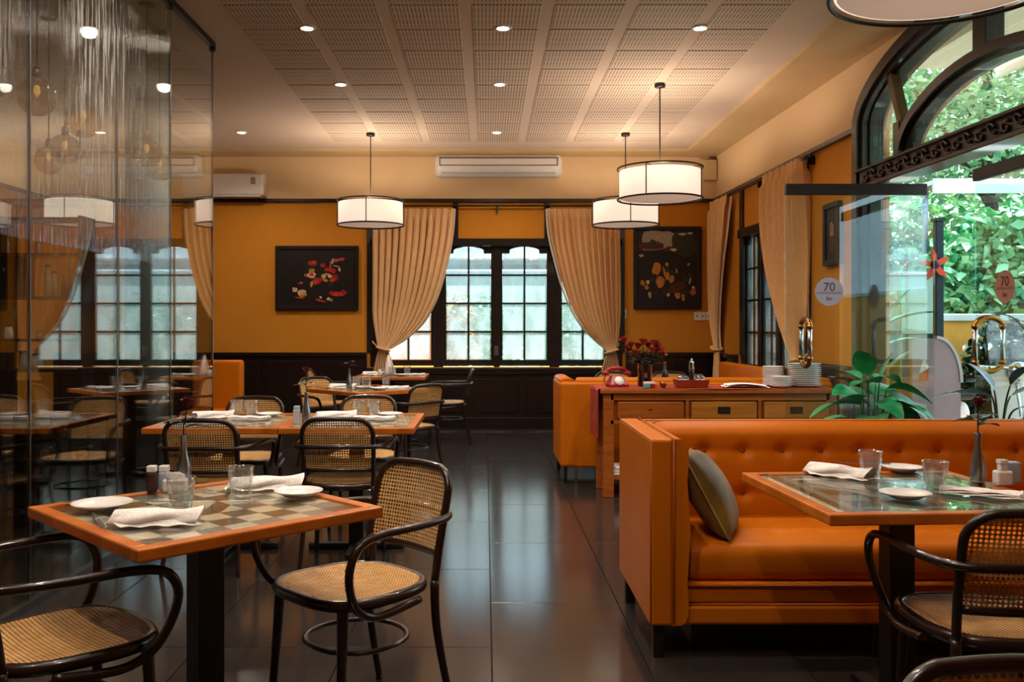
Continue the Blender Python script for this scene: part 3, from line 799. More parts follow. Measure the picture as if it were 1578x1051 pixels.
def blob(bm, cx, cz, rx, rz, rot, mi, y, seed=0, n=11):
    r = random.Random(seed); vs = []
    for k in range(n):
        a = 2*PI*k/n; q = r.uniform(.75, 1.15)
        u, v = rx*q*math.cos(a), rz*q*math.sin(a)
        vs.append(bm.verts.new((cx+u*math.cos(rot)-v*math.sin(rot), y, cz+u*math.sin(rot)+v*math.cos(rot))))
    bm.faces.new(vs).material_index = mi
PM = [mat('paint_'+n, c, .5, base2=c2, scale=25) for n, c, c2 in (('red', 'a81e14', '7c120e'), ('scarlet', 'c83a20', 'a02818'), ('cream', 'd8b890', 'b89468'), ('yellow', 'c08838', '9a6420'),
      ('pink', 'b8606a', '8c3a44'), ('green', '2c3420', '1c2416'), ('brown', '5c2814', '401a0e'), ('sky', 'a09a8c', '8c8272'), ('gold', 'c8822c', 'a86420'))]
def picture(label, c, hw, hh, blobs, frw=.05):
    p = thing('framed_painting', label, 'painting', c)
    pbox('canvas', SCREEN, p, -hw+frw, hw-frw, -.03, -.005, -hh+frw, hh-frw)
    b = nb()
    for a in ((-hw, hw, -.045, 0, hh-frw, hh), (-hw, hw, -.045, 0, -hh, -hh+frw), (-hw, -hw+frw, -.045, 0, -hh+frw, hh-frw), (hw-frw, hw, -.045, 0, -hh+frw, hh-frw)):
        box(b, *a, bev=.006, seg=1)
    obj('frame', b, mat('picture_frame_wood', '160d10', .4, base2='1e1216', scale=8) if 'picture_frame_wood' not in MATS else MATS['picture_frame_wood'], p)
    b = nb()
    for i, (x, z, rx, rz, ro, m) in enumerate(blobs):
        blob(b, x*(hw-frw), z*(hh-frw), rx*(hw-frw), rz*(hh-frw), ro, m, -.0305-.00012*i, i*7+3)
    obj('painted_shapes', b, PM, p, normals=False)
    return p
r = random.Random(11)
B1 = [(0, -.05, .0, .0, 0, 0)]
B1 = []
for k in range(10): B1.append((.12+r.uniform(-.3, .4), .05+r.uniform(-.3, .3), .09, .07, r.uniform(0, 3), 5))
for x, z, rx, rz, m in ((-.12, .52, .13, .11, 0), (-.08, .56, .08, .06, 1), (.16, .45, .08, .08, 0), (-.14, .12, .13, .12, 2), (-.14, .12, .07, .07, 1), (-.3, .1, .05, .06, 4), (-.13, .27, .08, .08, 3),
                        (.02, -.1, .14, .12, 0), (-.05, -.14, .08, .08, 1), (.18, .06, .07, .08, 2), (.26, .14, .06, .05, 3), (.34, .07, .06, .07, 2), (.22, -.08, .08, .07, 3), (.48, .0, .1, .12, 0), (.42, -.07, .08, .07, 1),
                        (.3, .3, .1, .08, 0), (.42, .25, .08, .1, 0), (.36, .42, .025, .2, 1), (.5, .62, .1, .06, 4), (.66, .66, .1, .06, 1), (.42, .6, .03, .12, 2), (.52, .42, .1, .02, 2), (.6, .3, .03, .08, 2),
                        (-.14, -.22, .04, .1, 3), (-.42, -.18, .05, .06, 4), (-.46, -.2, .06, .03, 0), (-.58, -.42, .08, .09, 2), (-.4, -.52, .14, .12, 2), (-.36, -.62, .12, .06, 3), (-.45, -.7, .16, .03, 1),
                        (.1, -.8, .14, .04, 1), (.1, -.68, .04, .05, 2), (.3, -.74, .05, .06, 2), (.38, -.78, .05, .06, 3), (.45, -.56, .14, .09, 0), (.6, -.56, .15, .08, 1), (.72, -.5, .1, .08, 0), (.5, -.6, .1, .05, 1)):
    B1.append((x, z, rx, rz, r.uniform(-.3, .3), m))
picture('dark still life of red and cream flowers, wide format on the ochre wall', (X(489), D, BHt(428)), X(553)-X(489), (478-379)/2*D/F, B1)
B2 = [(-.4, .72, .62, .3, 0, 7), (-.2, .8, .6, .2, 0, 7), (-.6, .58, .5, .12, 0, 6), (.1, .5, .3, .07, .1, 6), (.5, .78, .45, .25, .0, 5), (.6, .55, .5, .3, 0, 5), (-.5, .66, .12, .12, 0, 5), (.2, .48, .12, .04, 0, 2), (-.88, .32, .08, .04, 0, 2), (.5, .9, .15, .03, 0, 2), (.75, .92, .1, .03, 0, 2)]
for k in range(14): B2.append((r.uniform(-.7, .8), r.uniform(-.8, -.05), .1, .08, r.uniform(0, 3), 5))
for x, z, rx, rz, m in ((-.38, -.03, .14, .17, 8), (-.26, -.42, .15, .17, 8), (-.02, .1, .06, .06, 3), (-.84, -.46, .08, .08, 3), (-.66, -.45, .07, .06, 2), (-.7, -.6, .08, .07, 8), (-.1, -.15, .04, .2, 3), (.0, -.25, .07, .12, 8), (.14, -.35, .09, .1, 3),
                        (.2, -.66, .2, .14, 6), (.42, -.55, .2, .12, 6), (.34, -.85, .1, .09, 3), (.02, -.82, .06, .05, 2), (.52, -.92, .06, .1, 3), (.86, -.74, .1, .11, 4), (.86, -.6, .05, .04, 2), (-.6, -.82, .05, .1, 2), (-.4, -.76, .05, .06, 6), (.7, .1, .05, .04, 7), (.3, -.1, .03, .08, 7), (.75, -.4, .04, .1, 7)):
    B2.append((x, z*.88, rx, rz, r.uniform(-.3, .3), m))
picture('dark still life of golden fruit under grey sky, tall format in right corner', (X(1028), D, BHt(412)), X(1080)-X(1028), (475-348)/2*D/F, B2)
# picture on the right wall seen through the open door
pc = rw(D-3.221/((1287-VX)/F+SL), 2.1, 0)
p = picture('small dark framed portrait-format picture on the right wall, seen through the open door', (0, 0, 0), .17, .27, [(0, .1, .4, .4, 0, 7), (.1, -.4, .5, .4, 0, 6), (0, .2, .2, .2, 0, 4)])
p.location = pc; p.rotation_euler = (0, 0, -PI/2+SL)
def plate_sw(label, c, w_, h_, n):
    t = thing('wall_socket', label, 'socket', c); pbox('plate', SHELL, t, -w_/2, w_/2, -.014, 0, -h_/2, h_/2, bev=.003, seg=1)
    for i in range(n): pbox('slot', BLACK, t, -w_/2+w_*(i+.5)/n-.006, -w_/2+w_*(i+.5)/n+.006, -.016, -.012, -.014, .014)
plate_sw('white double wall socket below the fruit painting', (X(1078), D, BHt(487)), .14, .11, 2)
plate_sw('white single switch plate beside the double socket', (X(1091.5), D, BHt(487)), .065, .11, 1)
plate_sw('small pale thermostat plate left of the fruit painting', (X(962), D, BHt(483)), .05, .12, 1)
# ------------------------------------------------------------------ sofas
def cushion(bm, x0, x1, y0, y1, z0, z1, bev, f=None):
    box(bm, x0, x1, y0, y1, z0, z1, bev=bev, seg=5, f=f)
    for fc in bm.faces: fc.smooth = True
def sofa_main():
    t = thing('leather_sofa', 'orange leather banquette with button-tufted back, facing the near right table', 'sofa', (0, 0, 0))
    x0, x1, yf, yb = .642, 2.98, 3.54, 4.36
    # arm: slab with a softly rolled inner edge and slightly waisted front face
    b = nb(); box(b, x0, x0+.09, yf, yb, .13, .86, bev=.012, seg=3); ar = obj('armrest', b, LEATHER, t)
    b = nb()
    def arm_in(u, v):
        a = v*2*PI; cx, cz = x0+.085, .495; hx, hz = .068, .365
        ex = abs(math.cos(a))**.45*math.copysign(1, math.cos(a)); ez = abs(math.sin(a))**.3*math.copysign(1, math.sin(a))
        wv = 1+.1*math.cos(ez*6.5)
        return Vector((cx+hx*(max(ex, 0))*wv, yf+.006+(yb-yf-.1)*u, cz+hz*ez))
    grid(b, arm_in, 10, 48)
    vs = [b.verts.new(arm_in(0, k/48)) for k in range(48)]; b.faces.new(vs)
    for fc in b.faces: fc.smooth = False
    obj('arm_padding', b, LEATHER, t)
    b = nb()
    for P in ([(x0+.092, yf-.002, .14), (x0+.092, yf-.002, .862), (x0+.092, yb, .862)], [(x0+.004, yf+.004, .14), (x0+.004, yf+.004, .855), (x0+.004, yb, .857)]):
        tube(b, P, .003, seg=5)
    obj('piping', b, PIPING, ar)
    # back
    b = nb(); box(b, x0+.095, x1, 4.22, yb-.002, .132, .858, bev=.02, seg=3); obj('back_frame', b, LEATHER, t)
    bx0 = x0+.13; btn = []
    k = 0
    while True:
        x = .945-.0+k*.1795 + .06
        if x > x1-.05: break
        btn.append((x, .728)); 
        if 1 or k % 2 == 1: btn.append((x, .535))
        k += 1
    def back(u, v):
        x = bx0+(x1-bx0)*u; z = .42+.445*v
        e = 1-(1-min(1, (1-v)/.16))**2 if v > .84 else 1
        y = 4.235-.075*e
        for bx_, bz in btn:
            if abs(x-bx_) < .12:
                d2 = ((x-bx_)/.035)**2+((z-bz)/.035)**2
                y += .020*math.exp(-d2)+.006*math.exp(-((z-bz)/.02)**2-((x-bx_)/.09)**2)
        y -= .008*math.sin(PI*min(1, max(0, (z-.535)/.193))) if .535 < z < .728 else 0
        if u < .02: y += (1-u/.02)*.03
        return Vector((x, y, z))
    b = nb(); grid(b, back, 260, 44); bk = obj('back_cushion', b, LEATHER, t, normals=False)
    bmesh_btn = None
    for bx_, bz in btn:
        if bmesh_btn is None:
            b = nb(); sphere(b, (0, 0, 0), .0125, sy=.5, seg=10, rings=6); o = obj('button', b, PIPING, bk); bmesh_btn = o.data
        else: o = bpy.data.objects.new('button', bmesh_btn); COL.objects.link(o); o.parent = bk
        o.location = (bx_, 4.183, bz)
    b = nb(); tube(b, [(x0+.1, 4.23, .862), (x1, 4.23, .862)], .003, seg=5); obj('back_piping', b, PIPING, bk)
    # seat cushion with faint dimples
    sb = [(x, y) for x in [1.02+.19*i for i in range(11)] for y in (3.78, 4.0)]
    b = nb(); cushion(b, x0+.145, x1, yf+.05, 4.2, .285, .43, .045)
    bmesh.ops.subdivide_edges(b, edges=[e for e in b.edges if abs(e.verts[0].co.x-e.verts[1].co.x) > 1], cuts=110)
    bmesh.ops.subdivide_edges(b, edges=[e for e in b.edges if abs(e.verts[0].co.y-e.verts[1].co.y) > .3], cuts=30)
    for v in b.verts:
        if v.co.z > .40:
            u = (v.co.y-yf-.05)/.61; v.co.z += .022*math.sin(PI*max(0, min(1, u)))
            for q in sb:
                v.co.z -= .009*math.exp(-((v.co.x-q[0])/.03)**2-((v.co.y-q[1])/.03)**2)
    obj('seat_cushion', b, LEATHER, t)
    b = nb(); box(b, x0+.1, x1, yf+.03, 4.25, .21, .29, bev=.012, seg=2); obj('seat_rail', b, LEATHER, t)
    b = nb(); box(b, x0+.1, x1, yf+.015, 4.25, .13, .207, bev=.012, seg=2); obj('base_panel', b, LEATHER, t)
    b = nb()
    for z in (.283, .209): tube(b, [(x0+.14, yf+.024, z), (x1, yf+.024, z)], .005, seg=6)
    obj('base_piping', b, PIPING, t)
    for x in (x0+.04, x0+.9, x0+1.6, x1-.08):
        for y in (yf+.05, yb-.07):
            b = nb(); box(b, x-.022, x+.022, y-.022, y+.022, 0, .132, bev=.003, seg=1); obj('leg', b, BLACK, t)
    b = nb(); box(b, x0+.2, x1, yf+.18, yb-.05, .0, .13); obj('plinth', b, BLACK, t)
sofa_main()
def sofa_back():
    t = thing('leather_sofa', 'orange leather banquette seen from behind, between the console and the window', 'sofa')
    x0, x1, yf = .62, 2.88, 7.52
    b = nb(); box(b, x0+.11, x1, yf+.004, yf+.12, .13, .835, bev=.02, seg=4); obj('back_frame', b, LEATHER, t)
    b = nb(); cushion(b, x0+.14, x1, yf+.03, yf+.2, .5, .87, .03); obj('back_cushion', b, LEATHER, t)
    for x in (x0, ):
        b = nb(); box(b, x, x+.15, yf, yf+.8, .13, .84, bev=.03, seg=4)
        tube(b, [(x+.065, yf+.03, .838), (x+.065, yf+.77, .838)], .055, seg=12, sx=.55, sy=1.1); obj('armrest', b, LEATHER, t)
    b = nb(); cushion(b, x0+.13, x1, yf+.15, yf+.78, .3, .45, .035); obj('seat_cushion', b, LEATHER, t)
    b = nb(); box(b, x0+.03, x1, yf+.02, yf+.76, .13, .3, bev=.01); obj('base_panel', b, LEATHER, t)
    for x in (x0+.03, x1-.1):
        for y in (yf+.02, yf+.72):
            b = nb(); box(b, x, x+.03, y, y+.03, 0, .135, bev=.002, seg=1); obj('leg', b, BLACK, t)
    b = nb(); box(b, x0+.12, x0+.145, yf+.01, yf+.03, 0, .135, bev=.002, seg=1); obj('leg', b, STEEL, t)
sofa_back()
t = thing('leather_sofa', 'orange leather bench along the right wall behind the plate stacks', 'sofa')
b = nb(); cushion(b, 2.30, 2.66, 8.4, 10.3, .13, .45, .04); obj('seat_cushion', b, LEATHER, t)
b = nb(); cushion(b, 2.64, 2.77, 8.4, 10.3, .13, .9, .03); obj('back_cushion', b, LEATHER, t)
b = nb(); box(b, 2.36, 2.74, 8.45, 10.25, 0, .135); obj('plinth', b, BLACK, t)
t = thing('leather_armchair', 'small orange leather armchair with dark base behind the partition end', 'armchair', (-2.70, 9.0, 0))
b = nb(); cushion(b, -.25, .25, .12, .26, .45, .96, .035); obj('backrest', b, LEATHER, t)
b = nb(); cushion(b, -.26, .26, -.26, .2, .3, .48, .04); obj('seat', b, LEATHER, t)
b = nb(); box(b, -.25, .25, -.25, .24, .05, .32, bev=.02); obj('base_panel', b, DARK, t)
for sx_ in (-.2, .2):
    for sy_ in (-.2, .2):
        b = nb(); box(b, sx_-.02, sx_+.02, sy_-.02, sy_+.02, 0, .06); obj('leg', b, BLACK, t)

# pillow
t = thing('cushion', 'olive green velvet cushion leaning against the near sofa arm', 'cushion', (.945, 3.84, .60), 0)
b = nb(); hs = .19
def pil(sgn):
    def q(u, v):
        x, z = (u*2-1), (v*2-1)
        pin = 1-.06*(1-abs(x)**2*abs(z)**2)*(abs(x)**4+abs(z)**4)/2
        th = .085*max(0, (1-x*x)*(1-z*z))**.42*(1+.06*math.sin(x*7+z*3))
        return Vector((x*hs*pin, sgn*th, z*hs*pin))
    return q
grid(b, pil(1), 26, 26); grid(b, pil(-1), 26, 26)
pl_ = obj('cushion_body', b, OLIVE, t)
b = nb(); tube(b, [(pil(1)(u, v)) for u, v in [(i/12, 0) for i in range(12)]+[(1, i/12) for i in range(12)]+[(1-i/12, 1) for i in range(12)]+[(0, 1-i/12) for i in range(12)]], .005, seg=6, closed=True)
obj('cushion_piping', b, mat('gold_piping', 'a8893c', .5, base2='907430', scale=20), t)
t.rotation_euler = (math.radians(-8), math.radians(38), math.radians(68))
t.rotation_euler = Matrix((( .30, -.80, .52), (.95, .27, -.13), (-.04, .53, .84))).to_euler()
_zx = Vector((.30, .95, -.06)).normalized(); _n2 = Vector((.83, -.28, .48)); _n2 = (_n2-_zx*_n2.dot(_zx)).normalized(); _z2 = _zx.cross(_n2)
t.rotation_euler = Matrix((_zx, _n2, _z2)).transposed().to_euler()

# ------------------------------------------------------------------ console sideboard
def console():
    t = thing('console_table', 'pine console with three drawers under a red runner, behind the sofa', 'sideboard')
    x0, x1, y0, y1, h = .90, 2.66, 6.89, 7.36, .824
    b = nb(); box(b, x0-.03, x1+.02, y0-.03, y1+.02, h-.032, h, bev=.005, seg=2); obj('tabletop', b, CWOOD, t)
    for x in (x0+.035, x1-.035):
        for y in (y0+.035, y1-.035):
            b = nb(); box(b, x-.04, x+.04, y-.035, y+.035, 0, h-.03, bev=.004, seg=1); obj('leg', b, CWOOD, t)
    b = nb(); box(b, x0+.07, x1-.07, y0+.03, y1-.02, h-.25, h-.03); obj('drawer_case', b, CWOOD, t)
    b = nb(); box(b, x0+.05, x1-.05, y0+.0, y0+.02, h-.085, h-.032, bev=.002, seg=1); obj('front_rail', b, CWOOD, t)
    b = nb(); box(b, x0+.05, x1-.05, y0+.0, y0+.02, h-.268, h-.235, bev=.002, seg=1); obj('front_rail', b, CWOOD, t)
    fr = [(x0+.1, x0+.60), (x0+.66, x0+1.155), (x0+1.21, x0+1.70)]
    for i, (a, c) in enumerate(fr):
        b = nb(); box(b, a, c, y0-.012, y0+.03, h-.222, h-.095, bev=.006, seg=2)
        d = obj('drawer', b, CWOOD if i == 0 else DWOOD, t)
        m = (a+c)/2
        if i:
            b = nb(); box(b, m-.048, m+.048, y0-.017, y0-.011, h-.185, h-.132, bev=.003, seg=1)
            box(b, m-.036, m+.036, y0-.026, y0-.016, h-.178, h-.166, bev=.003, seg=1); obj('pull', b, BLACK, d)
        else:
            b = nb(); blob(b, m-.0, h-.155, .022, .007, 0, 0, y0-.0125, 4); obj('wood_knot', b, mat('knot', '3a1c08', .6, base2='4a260c', scale=40), d, normals=False)
    for (a, c) in ((x0+.62, x0+.645), (x0+1.17, x0+1.195)):
        b = nb(); box(b, a, c, y0+.0, y0+.02, h-.235, h-.085); obj('divider', b, CWOOD, t)
    b = nb(); box(b, x0+.03, x1-.03, y0+.03, y1-.03, .13, .16, bev=.003, seg=1); obj('lower_shelf', b, CWOOD, t)
    # runner
    b = nb()
    r = random.Random(4)
    def run(u, v):
        L = .38+1.74; s = u*L; wob = .008*math.sin(v*9+s*6)
        if s < .38: return Vector((x0-.045-.012*math.sin(v*14)-.02*(1-s/.38)*math.sin(v*9), y0+.0+(y1-y0-.06)*v, h-.38+s+.004))
        s -= .38
        return Vector((x0-.04+s, y0-.028+.03*math.sin(s*5)*(1-v)*.4+(y1-y0-.02)*v, h+.004+(.0025*math.sin(v*20) if v > .2 else 0)))
    grid(b, run, 90, 14); o = obj('runner', b, REDCLOTH, None, normals=False); tag(o, 'red cloth runner along the console top, hanging down its left end', 'cloth')
    return h
hcon = console()+.0065
b = nb(); 
t = thing('folded_napkins', 'white folded cloth lying on the console lower shelf', 'cloth', (1.10, 7.05, .162))
for k in range(3):
    b = nb(); box(b, -.13+.01*k, .14, -.12, .12, .022*k, .022*k+.02, bev=.008, seg=2); obj('cloth_layer', b, LINEN, t)

def plate_bm(r, hgt=.018, seg=36):
    b = nb()
    lathe(b, [(0, 0), (r*.55, 0), (r*.6, .002), (r*.75, hgt*.5), (r, hgt), (r*1.0, hgt+.0025), (r*.97, hgt+.003), (r*.72, hgt*.6), (r*.62, .005), (0, .0045)], seg)
    return b
def plate(name, r, hgt=.018):
    return tag(obj(name, plate_bm(r, hgt), CERAMIC), 'x', 'plate')
def stack(c, r, n, dz, where, group, hgt=.016, m=CERAMIC):
    o = obj('plate', plate_bm(r, hgt, 32), m)
    for k in range(n):
        q = o if k == 0 else o.copy()
        if k: COL.objects.link(q)
        q.location = (c[0]+random.uniform(-.002, .002), c[1]+random.uniform(-.002, .002), c[2]+k*dz)
        q.rotation_euler = (0, 0, random.uniform(0, 6))
        lvl = 'topmost' if k == n-1 else ('bottom' if k == 0 else '%s from the bottom' % ['', 'second', 'third', 'fourth', 'fifth', 'sixth', 'seventh', 'eighth', 'ninth', 'tenth', 'eleventh', 'twelfth', 'thirteenth'][k])
        tag(q, 'white plate, %s of %s' % (lvl, where), 'plate', group)
stack((dp(1191, 0, 7.17).x, 7.17, hcon), .082, 12, .0125, 'the left tall stack on the console', 'left stack of plates')
stack((dp(1239, 0, 7.10).x, 7.10, hcon), .128, 12, .0148, 'the large right stack on the console', 'right stack of plates')
stack((dp(1203, 0, 6.98).x, 6.98, hcon), .080, 7, .0115, 'the low front stack on the console', 'front stack of small plates')

# telephone
t = thing('telephone', 'red old-fashioned rotary telephone on the left end of the console', 'telephone', (dp(951, 0, 7.1).x, 7.08, hcon), .15)
b = nb()
P = [(-.075, -.06), (.075, -.06), (.085, .04), (.05, .075), (-.05, .075), (-.085, .04)]
lo = [b.verts.new((x, y, 0)) for x, y in P]; mi_ = [b.verts.new((x*.97, y*.97, .02)) for x, y in P]; hi = [b.verts.new((x*.55, y*.45+.025, .085)) for x, y in P]
for A, B in ((lo, mi_), (mi_, hi)):
    for k in range(6): b.faces.new((A[k], A[(k+1) % 6], B[(k+1) % 6], B[k]))
b.faces.new(lo[::-1]); b.faces.new(hi); bd = obj('body', b, RED, t)
b = nb(); rot = Matrix.Rotation(math.radians(58), 3, 'X')
lathe(b, [(0, .0), (.037, 0), (.037, .008), (0, .009)], 20)
for v in b.verts: v.co = rot @ v.co + Vector((0.0, -.042, .045))
obj('dial', b, SHELL, bd)
b = nb(); tube(b, catmull([(-.085, .02, .115), (-.05, .02, .137), (0, .02, .142), (.05, .02, .137), (.085, .02, .115)], 5), .015, seg=8)
for sx_ in (-1, 1): lathe(b, [(0, 0), (.027, 0), (.029, .022), (.018, .035), (0, .035)], 14, (sx_*.09, .02, .088))
obj('handset', b, RED, t)
b = nb(); tube(b, catmull([(-.09, .01, .095), (-.115, -.02, .05), (-.1, -.05, .012), (-.06, -.05, .01)], 6), .004, seg=6); obj('cord', b, BLACK, t)

# roses in a dark vase
def lance(bm, p, d, L, wd, up=Vector((0, 0, 1)), curve=.3, mi=0, n=5):
    "a leaf blade from p along d"
    p = Vector(p); d = Vector(d).normalized(); s = d.cross(up); s = s.normalized() if s.length > .01 else Vector((1, 0, 0)); nrm = s.cross(d)
    prev = None
    for k in range(n+1):
        t = k/n; w_ = wd*math.sin(PI*min(1, t*.92+.06))**.8; c = p+d*L*t-nrm*0+Vector((0, 0, -curve*L*t*t))
        a, m_, e = bm.verts.new(c-s*w_+nrm*w_*.25), bm.verts.new(c), bm.verts.new(c+s*w_+nrm*w_*.25)
        if prev:
            for q in ((prev[0], prev[1], m_, a), (prev[1], prev[2], e, m_)):
                f = bm.faces.new(q); f.smooth = True; f.material_index = mi
        prev = (a, m_, e)
def rose_bm(r=.02):
    b = nb()
    for ring, (n, rr, hh, tilt) in enumerate(((3, .35, 1.5, 0), (4, .62, 1.45, .15), (5, .95, 1.2, .35))):
        for k in range(n):
            a0 = 2*PI*k/n+ring*.6; da = 2*PI/n*.62
            def q(u, v, a0=a0, da=da, rr=rr, hh=hh, tilt=tilt):
                a = a0+(u*2-1)*da; rad = r*(rr*(.35+.65*math.sin(v*PI/2))+tilt*v*v)
                return Vector((rad*math.cos(a), rad*math.sin(a), r*(hh*v*(1-.12*(2*u-1)**2)-.3)))
            grid(b, q, 4, 3)
    sphere(b, (0, 0, -r*.1), r*.55, seg=8, rings=5)
    return b
rose_me = obj('rose_head', rose_bm(.027), ROSE2); RM = rose_me.data; bpy.data.objects.remove(rose_me)
vx, vy = dp(993, 0, 7.12).x, 7.10
t = thing('rose_vase', 'tall dark glass vase full of red roses on the console', 'vase', (vx, vy, hcon))
b = nb(); lathe(b, [(0, 0), (.05, 0), (.054, .01), (.054, .19), (.06, .2), (.052, .2), (.047, .02), (0, .018)], 12, flute=lambda a, z: 1+.05*math.cos(6*a)); obj('vase', b, GREENB, t)
r = random.Random(5); b = nb(); lf = nb()
heads = [(-.11, -.02, .37), (-.16, 0, .41), (-.05, .03, .36), (-.02, -.03, .395), (.03, .03, .37), (.07, -.02, .385), (.11, 0, .36), (.13, -.03, .33), (.1, .05, .33), (-.08, -.05, .31), (.14, .02, .29), (-.13, .03, .33), (.05, -.05, .33)]
heads = [(x, y, z-.05) for x, y, z in heads]
for x, y, z in heads:
    tube(b, catmull([(x*.1, y*.2, .02), (x*.3, y*.4, .2), (x*.9, y*.9, z-.04), (x, y, z-.015)], 4), .0028, seg=5)
    for k in range(7):
        a = r.uniform(0, 6.3); zz = r.uniform(.17, z-.05); q = (zz-.1)/(z-.1)
        lance(lf, (x*q, y*q, zz), (math.cos(a), math.sin(a), .3), r.uniform(.05, .09), r.uniform(.014, .022))
obj('stems', b, LEAFD, t); obj('foliage', lf, LEAFD, t, normals=False)
for x, y, z in heads:
    o = bpy.data.objects.new('rose_head', RM); COL.objects.link(o); o.parent = t; o.location = (x, y, z); o.rotation_euler = (y*3, x*3.5, r.uniform(0, 6))
# card, cup
t = thing('pill_card', 'small white, teal and red card box at the foot of the rose vase', 'box', (vx+.005, 6.965, hcon), .1)
pbox('lid', SHELL, t, -.035, .045, -.03, .03, .03, .045, bev=.002, seg=1); pbox('box_body', RED, t, .005, .045, -.03, .03, 0, .03, bev=.002, seg=1); pbox('box_side', TEALC, t, -.035, .004, -.03, .03, 0, .03, bev=.002, seg=1)
def bowl(name, label, cat, c, r, h, m, group=None):
    b = nb(); lathe(b, [(0, 0), (r*.6, 0), (r*.95, h*.6), (r, h), (r*.94, h), (r*.86, h*.6), (r*.5, h*.12), (0, h*.1)], 20)
    o = obj(name, b, m); o.location = c; return tag(o, label, cat, group)
bowl('sauce_cup', 'tiny metal sauce cup between the rose vase and the red tray', 'cup', (dp(1022, 0, 7.0).x, 7.0, hcon), .03, .04, BRASS)
# tray with shakers and pepper mill
tx = dp(1064, 0, 7.05).x
t = thing('condiment_tray', 'red wooden tray holding glass shakers, centre of the console', 'tray', (tx, 7.03, hcon))
b = nb(); P = [(-.115, -.06), (.115, -.06), (.115, .06), (-.115, .06)]
for (xa, ya, xb, yb_) in ((-1, -1, 1, -1), (1, -1, 1, 1), (1, 1, -1, 1), (-1, 1, -1, -1)):
    q = [(xa*.115, ya*.055, 0), (xb*.115, yb_*.055, 0), (xb*.13, yb_*.066, .058), (xa*.13, ya*.066, .058)]
    vo = [b.verts.new(p) for p in q]; vi = [b.verts.new((p[0]*.93, p[1]*.88, p[2]+.0)) for p in q]
    b.faces.new(vo); b.faces.new(vi[::-1]); b.faces.new((vo[3], vo[2], vi[2], vi[3])); b.faces.new((vo[0], vi[0], vi[1], vo[1]))
box(b, -.112, .112, -.053, .053, 0, .008); obj('tray_body', b, REDBOX, t)
sh = thing('salt_shaker', 'x', 'shaker', (0, 0, 0), 0, 'glass shakers in the red tray')
b = nb(); lathe(b, [(0, 0), (.017, 0), (.019, .005), (.016, .05), (.013, .058), (0, .058)], 10); obj('glass_body', b, WATERY, sh)
b = nb(); lathe(b, [(0, .058), (.0145, .058), (.014, .07), (.008, .078), (0, .08)], 10); obj('cap', b, CHROME, sh)
for k, (x, y) in enumerate(((-.09, -.02), (-.05, -.025), (-.07, .025), (-.028, .02), (.045, -.025), (.085, -.02), (.06, .025), (.098, .022))):
    place(sh, (tx+x, 7.03+y, hcon+.0085), 0, 'glass shaker with chrome cap in the red tray, '+['front left corner', 'front, second from the left', 'back, second from the left', 'back, just left of the mill', 'front, just right of the mill', 'front right', 'back, right of the mill', 'far right end'][k], 'glass shakers in the %s half of the red tray' % ('left' if x < 0 else 'right'))
t = thing('pepper_mill', 'clear pepper mill with chrome top standing in the red tray', 'mill', (tx+.005, 7.03, hcon+.0085))
b = nb(); lathe(b, [(0, 0), (.024, 0), (.022, .03), (.018, .06), (.02, .1), (.02, .125), (0, .125)], 14); obj('mill_body', b, GREENB, t)
b = nb(); lathe(b, [(0, .125), (.022, .125), (.024, .14), (.017, .165), (.02, .18), (.014, .195), (.006, .2), (.008, .21), (0, .218)], 14); obj('mill_top', b, CHROME, t)
# papers
t = thing('folded_napkin', 'white folded napkins piled flat on the console, left of the plates', 'napkin', (dp(1148, 0, 7.05).x, 7.05, hcon), -.1)
for k in range(2):
    b = nb(); grid(b, lambda u, v, k=k: Vector(((u-.5)*(.34-.04*k), (v-.5)*.2, .004+.012*k+.01*math.sin(u*PI)+.004*math.sin(v*7+u*5))), 14, 8); obj('cloth_layer', b, LINEN, t, normals=False)

# ------------------------------------------------------------------ cane armchair
def superell(w, d, n, k, e=3.2, front=1.0):
    out = []
    for i in range(k):
        a = 2*PI*i/k; c, s = math.cos(a), math.sin(a)
        x = math.copysign(abs(c)**(2/e), c); y = math.copysign(abs(s)**(2/e), s)
        out.append((x*w*(1+n*y), y*d))
    return out
def cane_sheet(bm, cell, xr, yr, inside, mp, hr=.33):
    x = -xr
    cache = {}
    def V(p):
        k = (round(p[0]*1e5), round(p[1]*1e5))
        if k not in cache: cache[k] = bm.verts.new(mp(*p))
        return cache[k]
    nx = int(2*xr/cell); ny = int((yr[1]-yr[0])/cell)
    for i in range(nx+1):
        for j in range(ny+1):
            cx, cz = -xr+(i+.5)*cell, yr[0]+(j+.5)*cell
            if not inside(cx, cz): continue
            h = cell/2
            O = [V((cx+a*h, cz+b*h)) for a, b in ((1, 0), (1, 1), (0, 1), (-1, 1), (-1, 0), (-1, -1), (0, -1), (1, -1))]
            Q = [V((cx+cell*hr*math.cos(t), cz+cell*hr*math.sin(t))) for t in [PI/4*k for k in range(8)]]
            for k in range(8): bm.faces.new((O[k], O[(k+1) % 8], Q[(k+1) % 8], Q[k]))
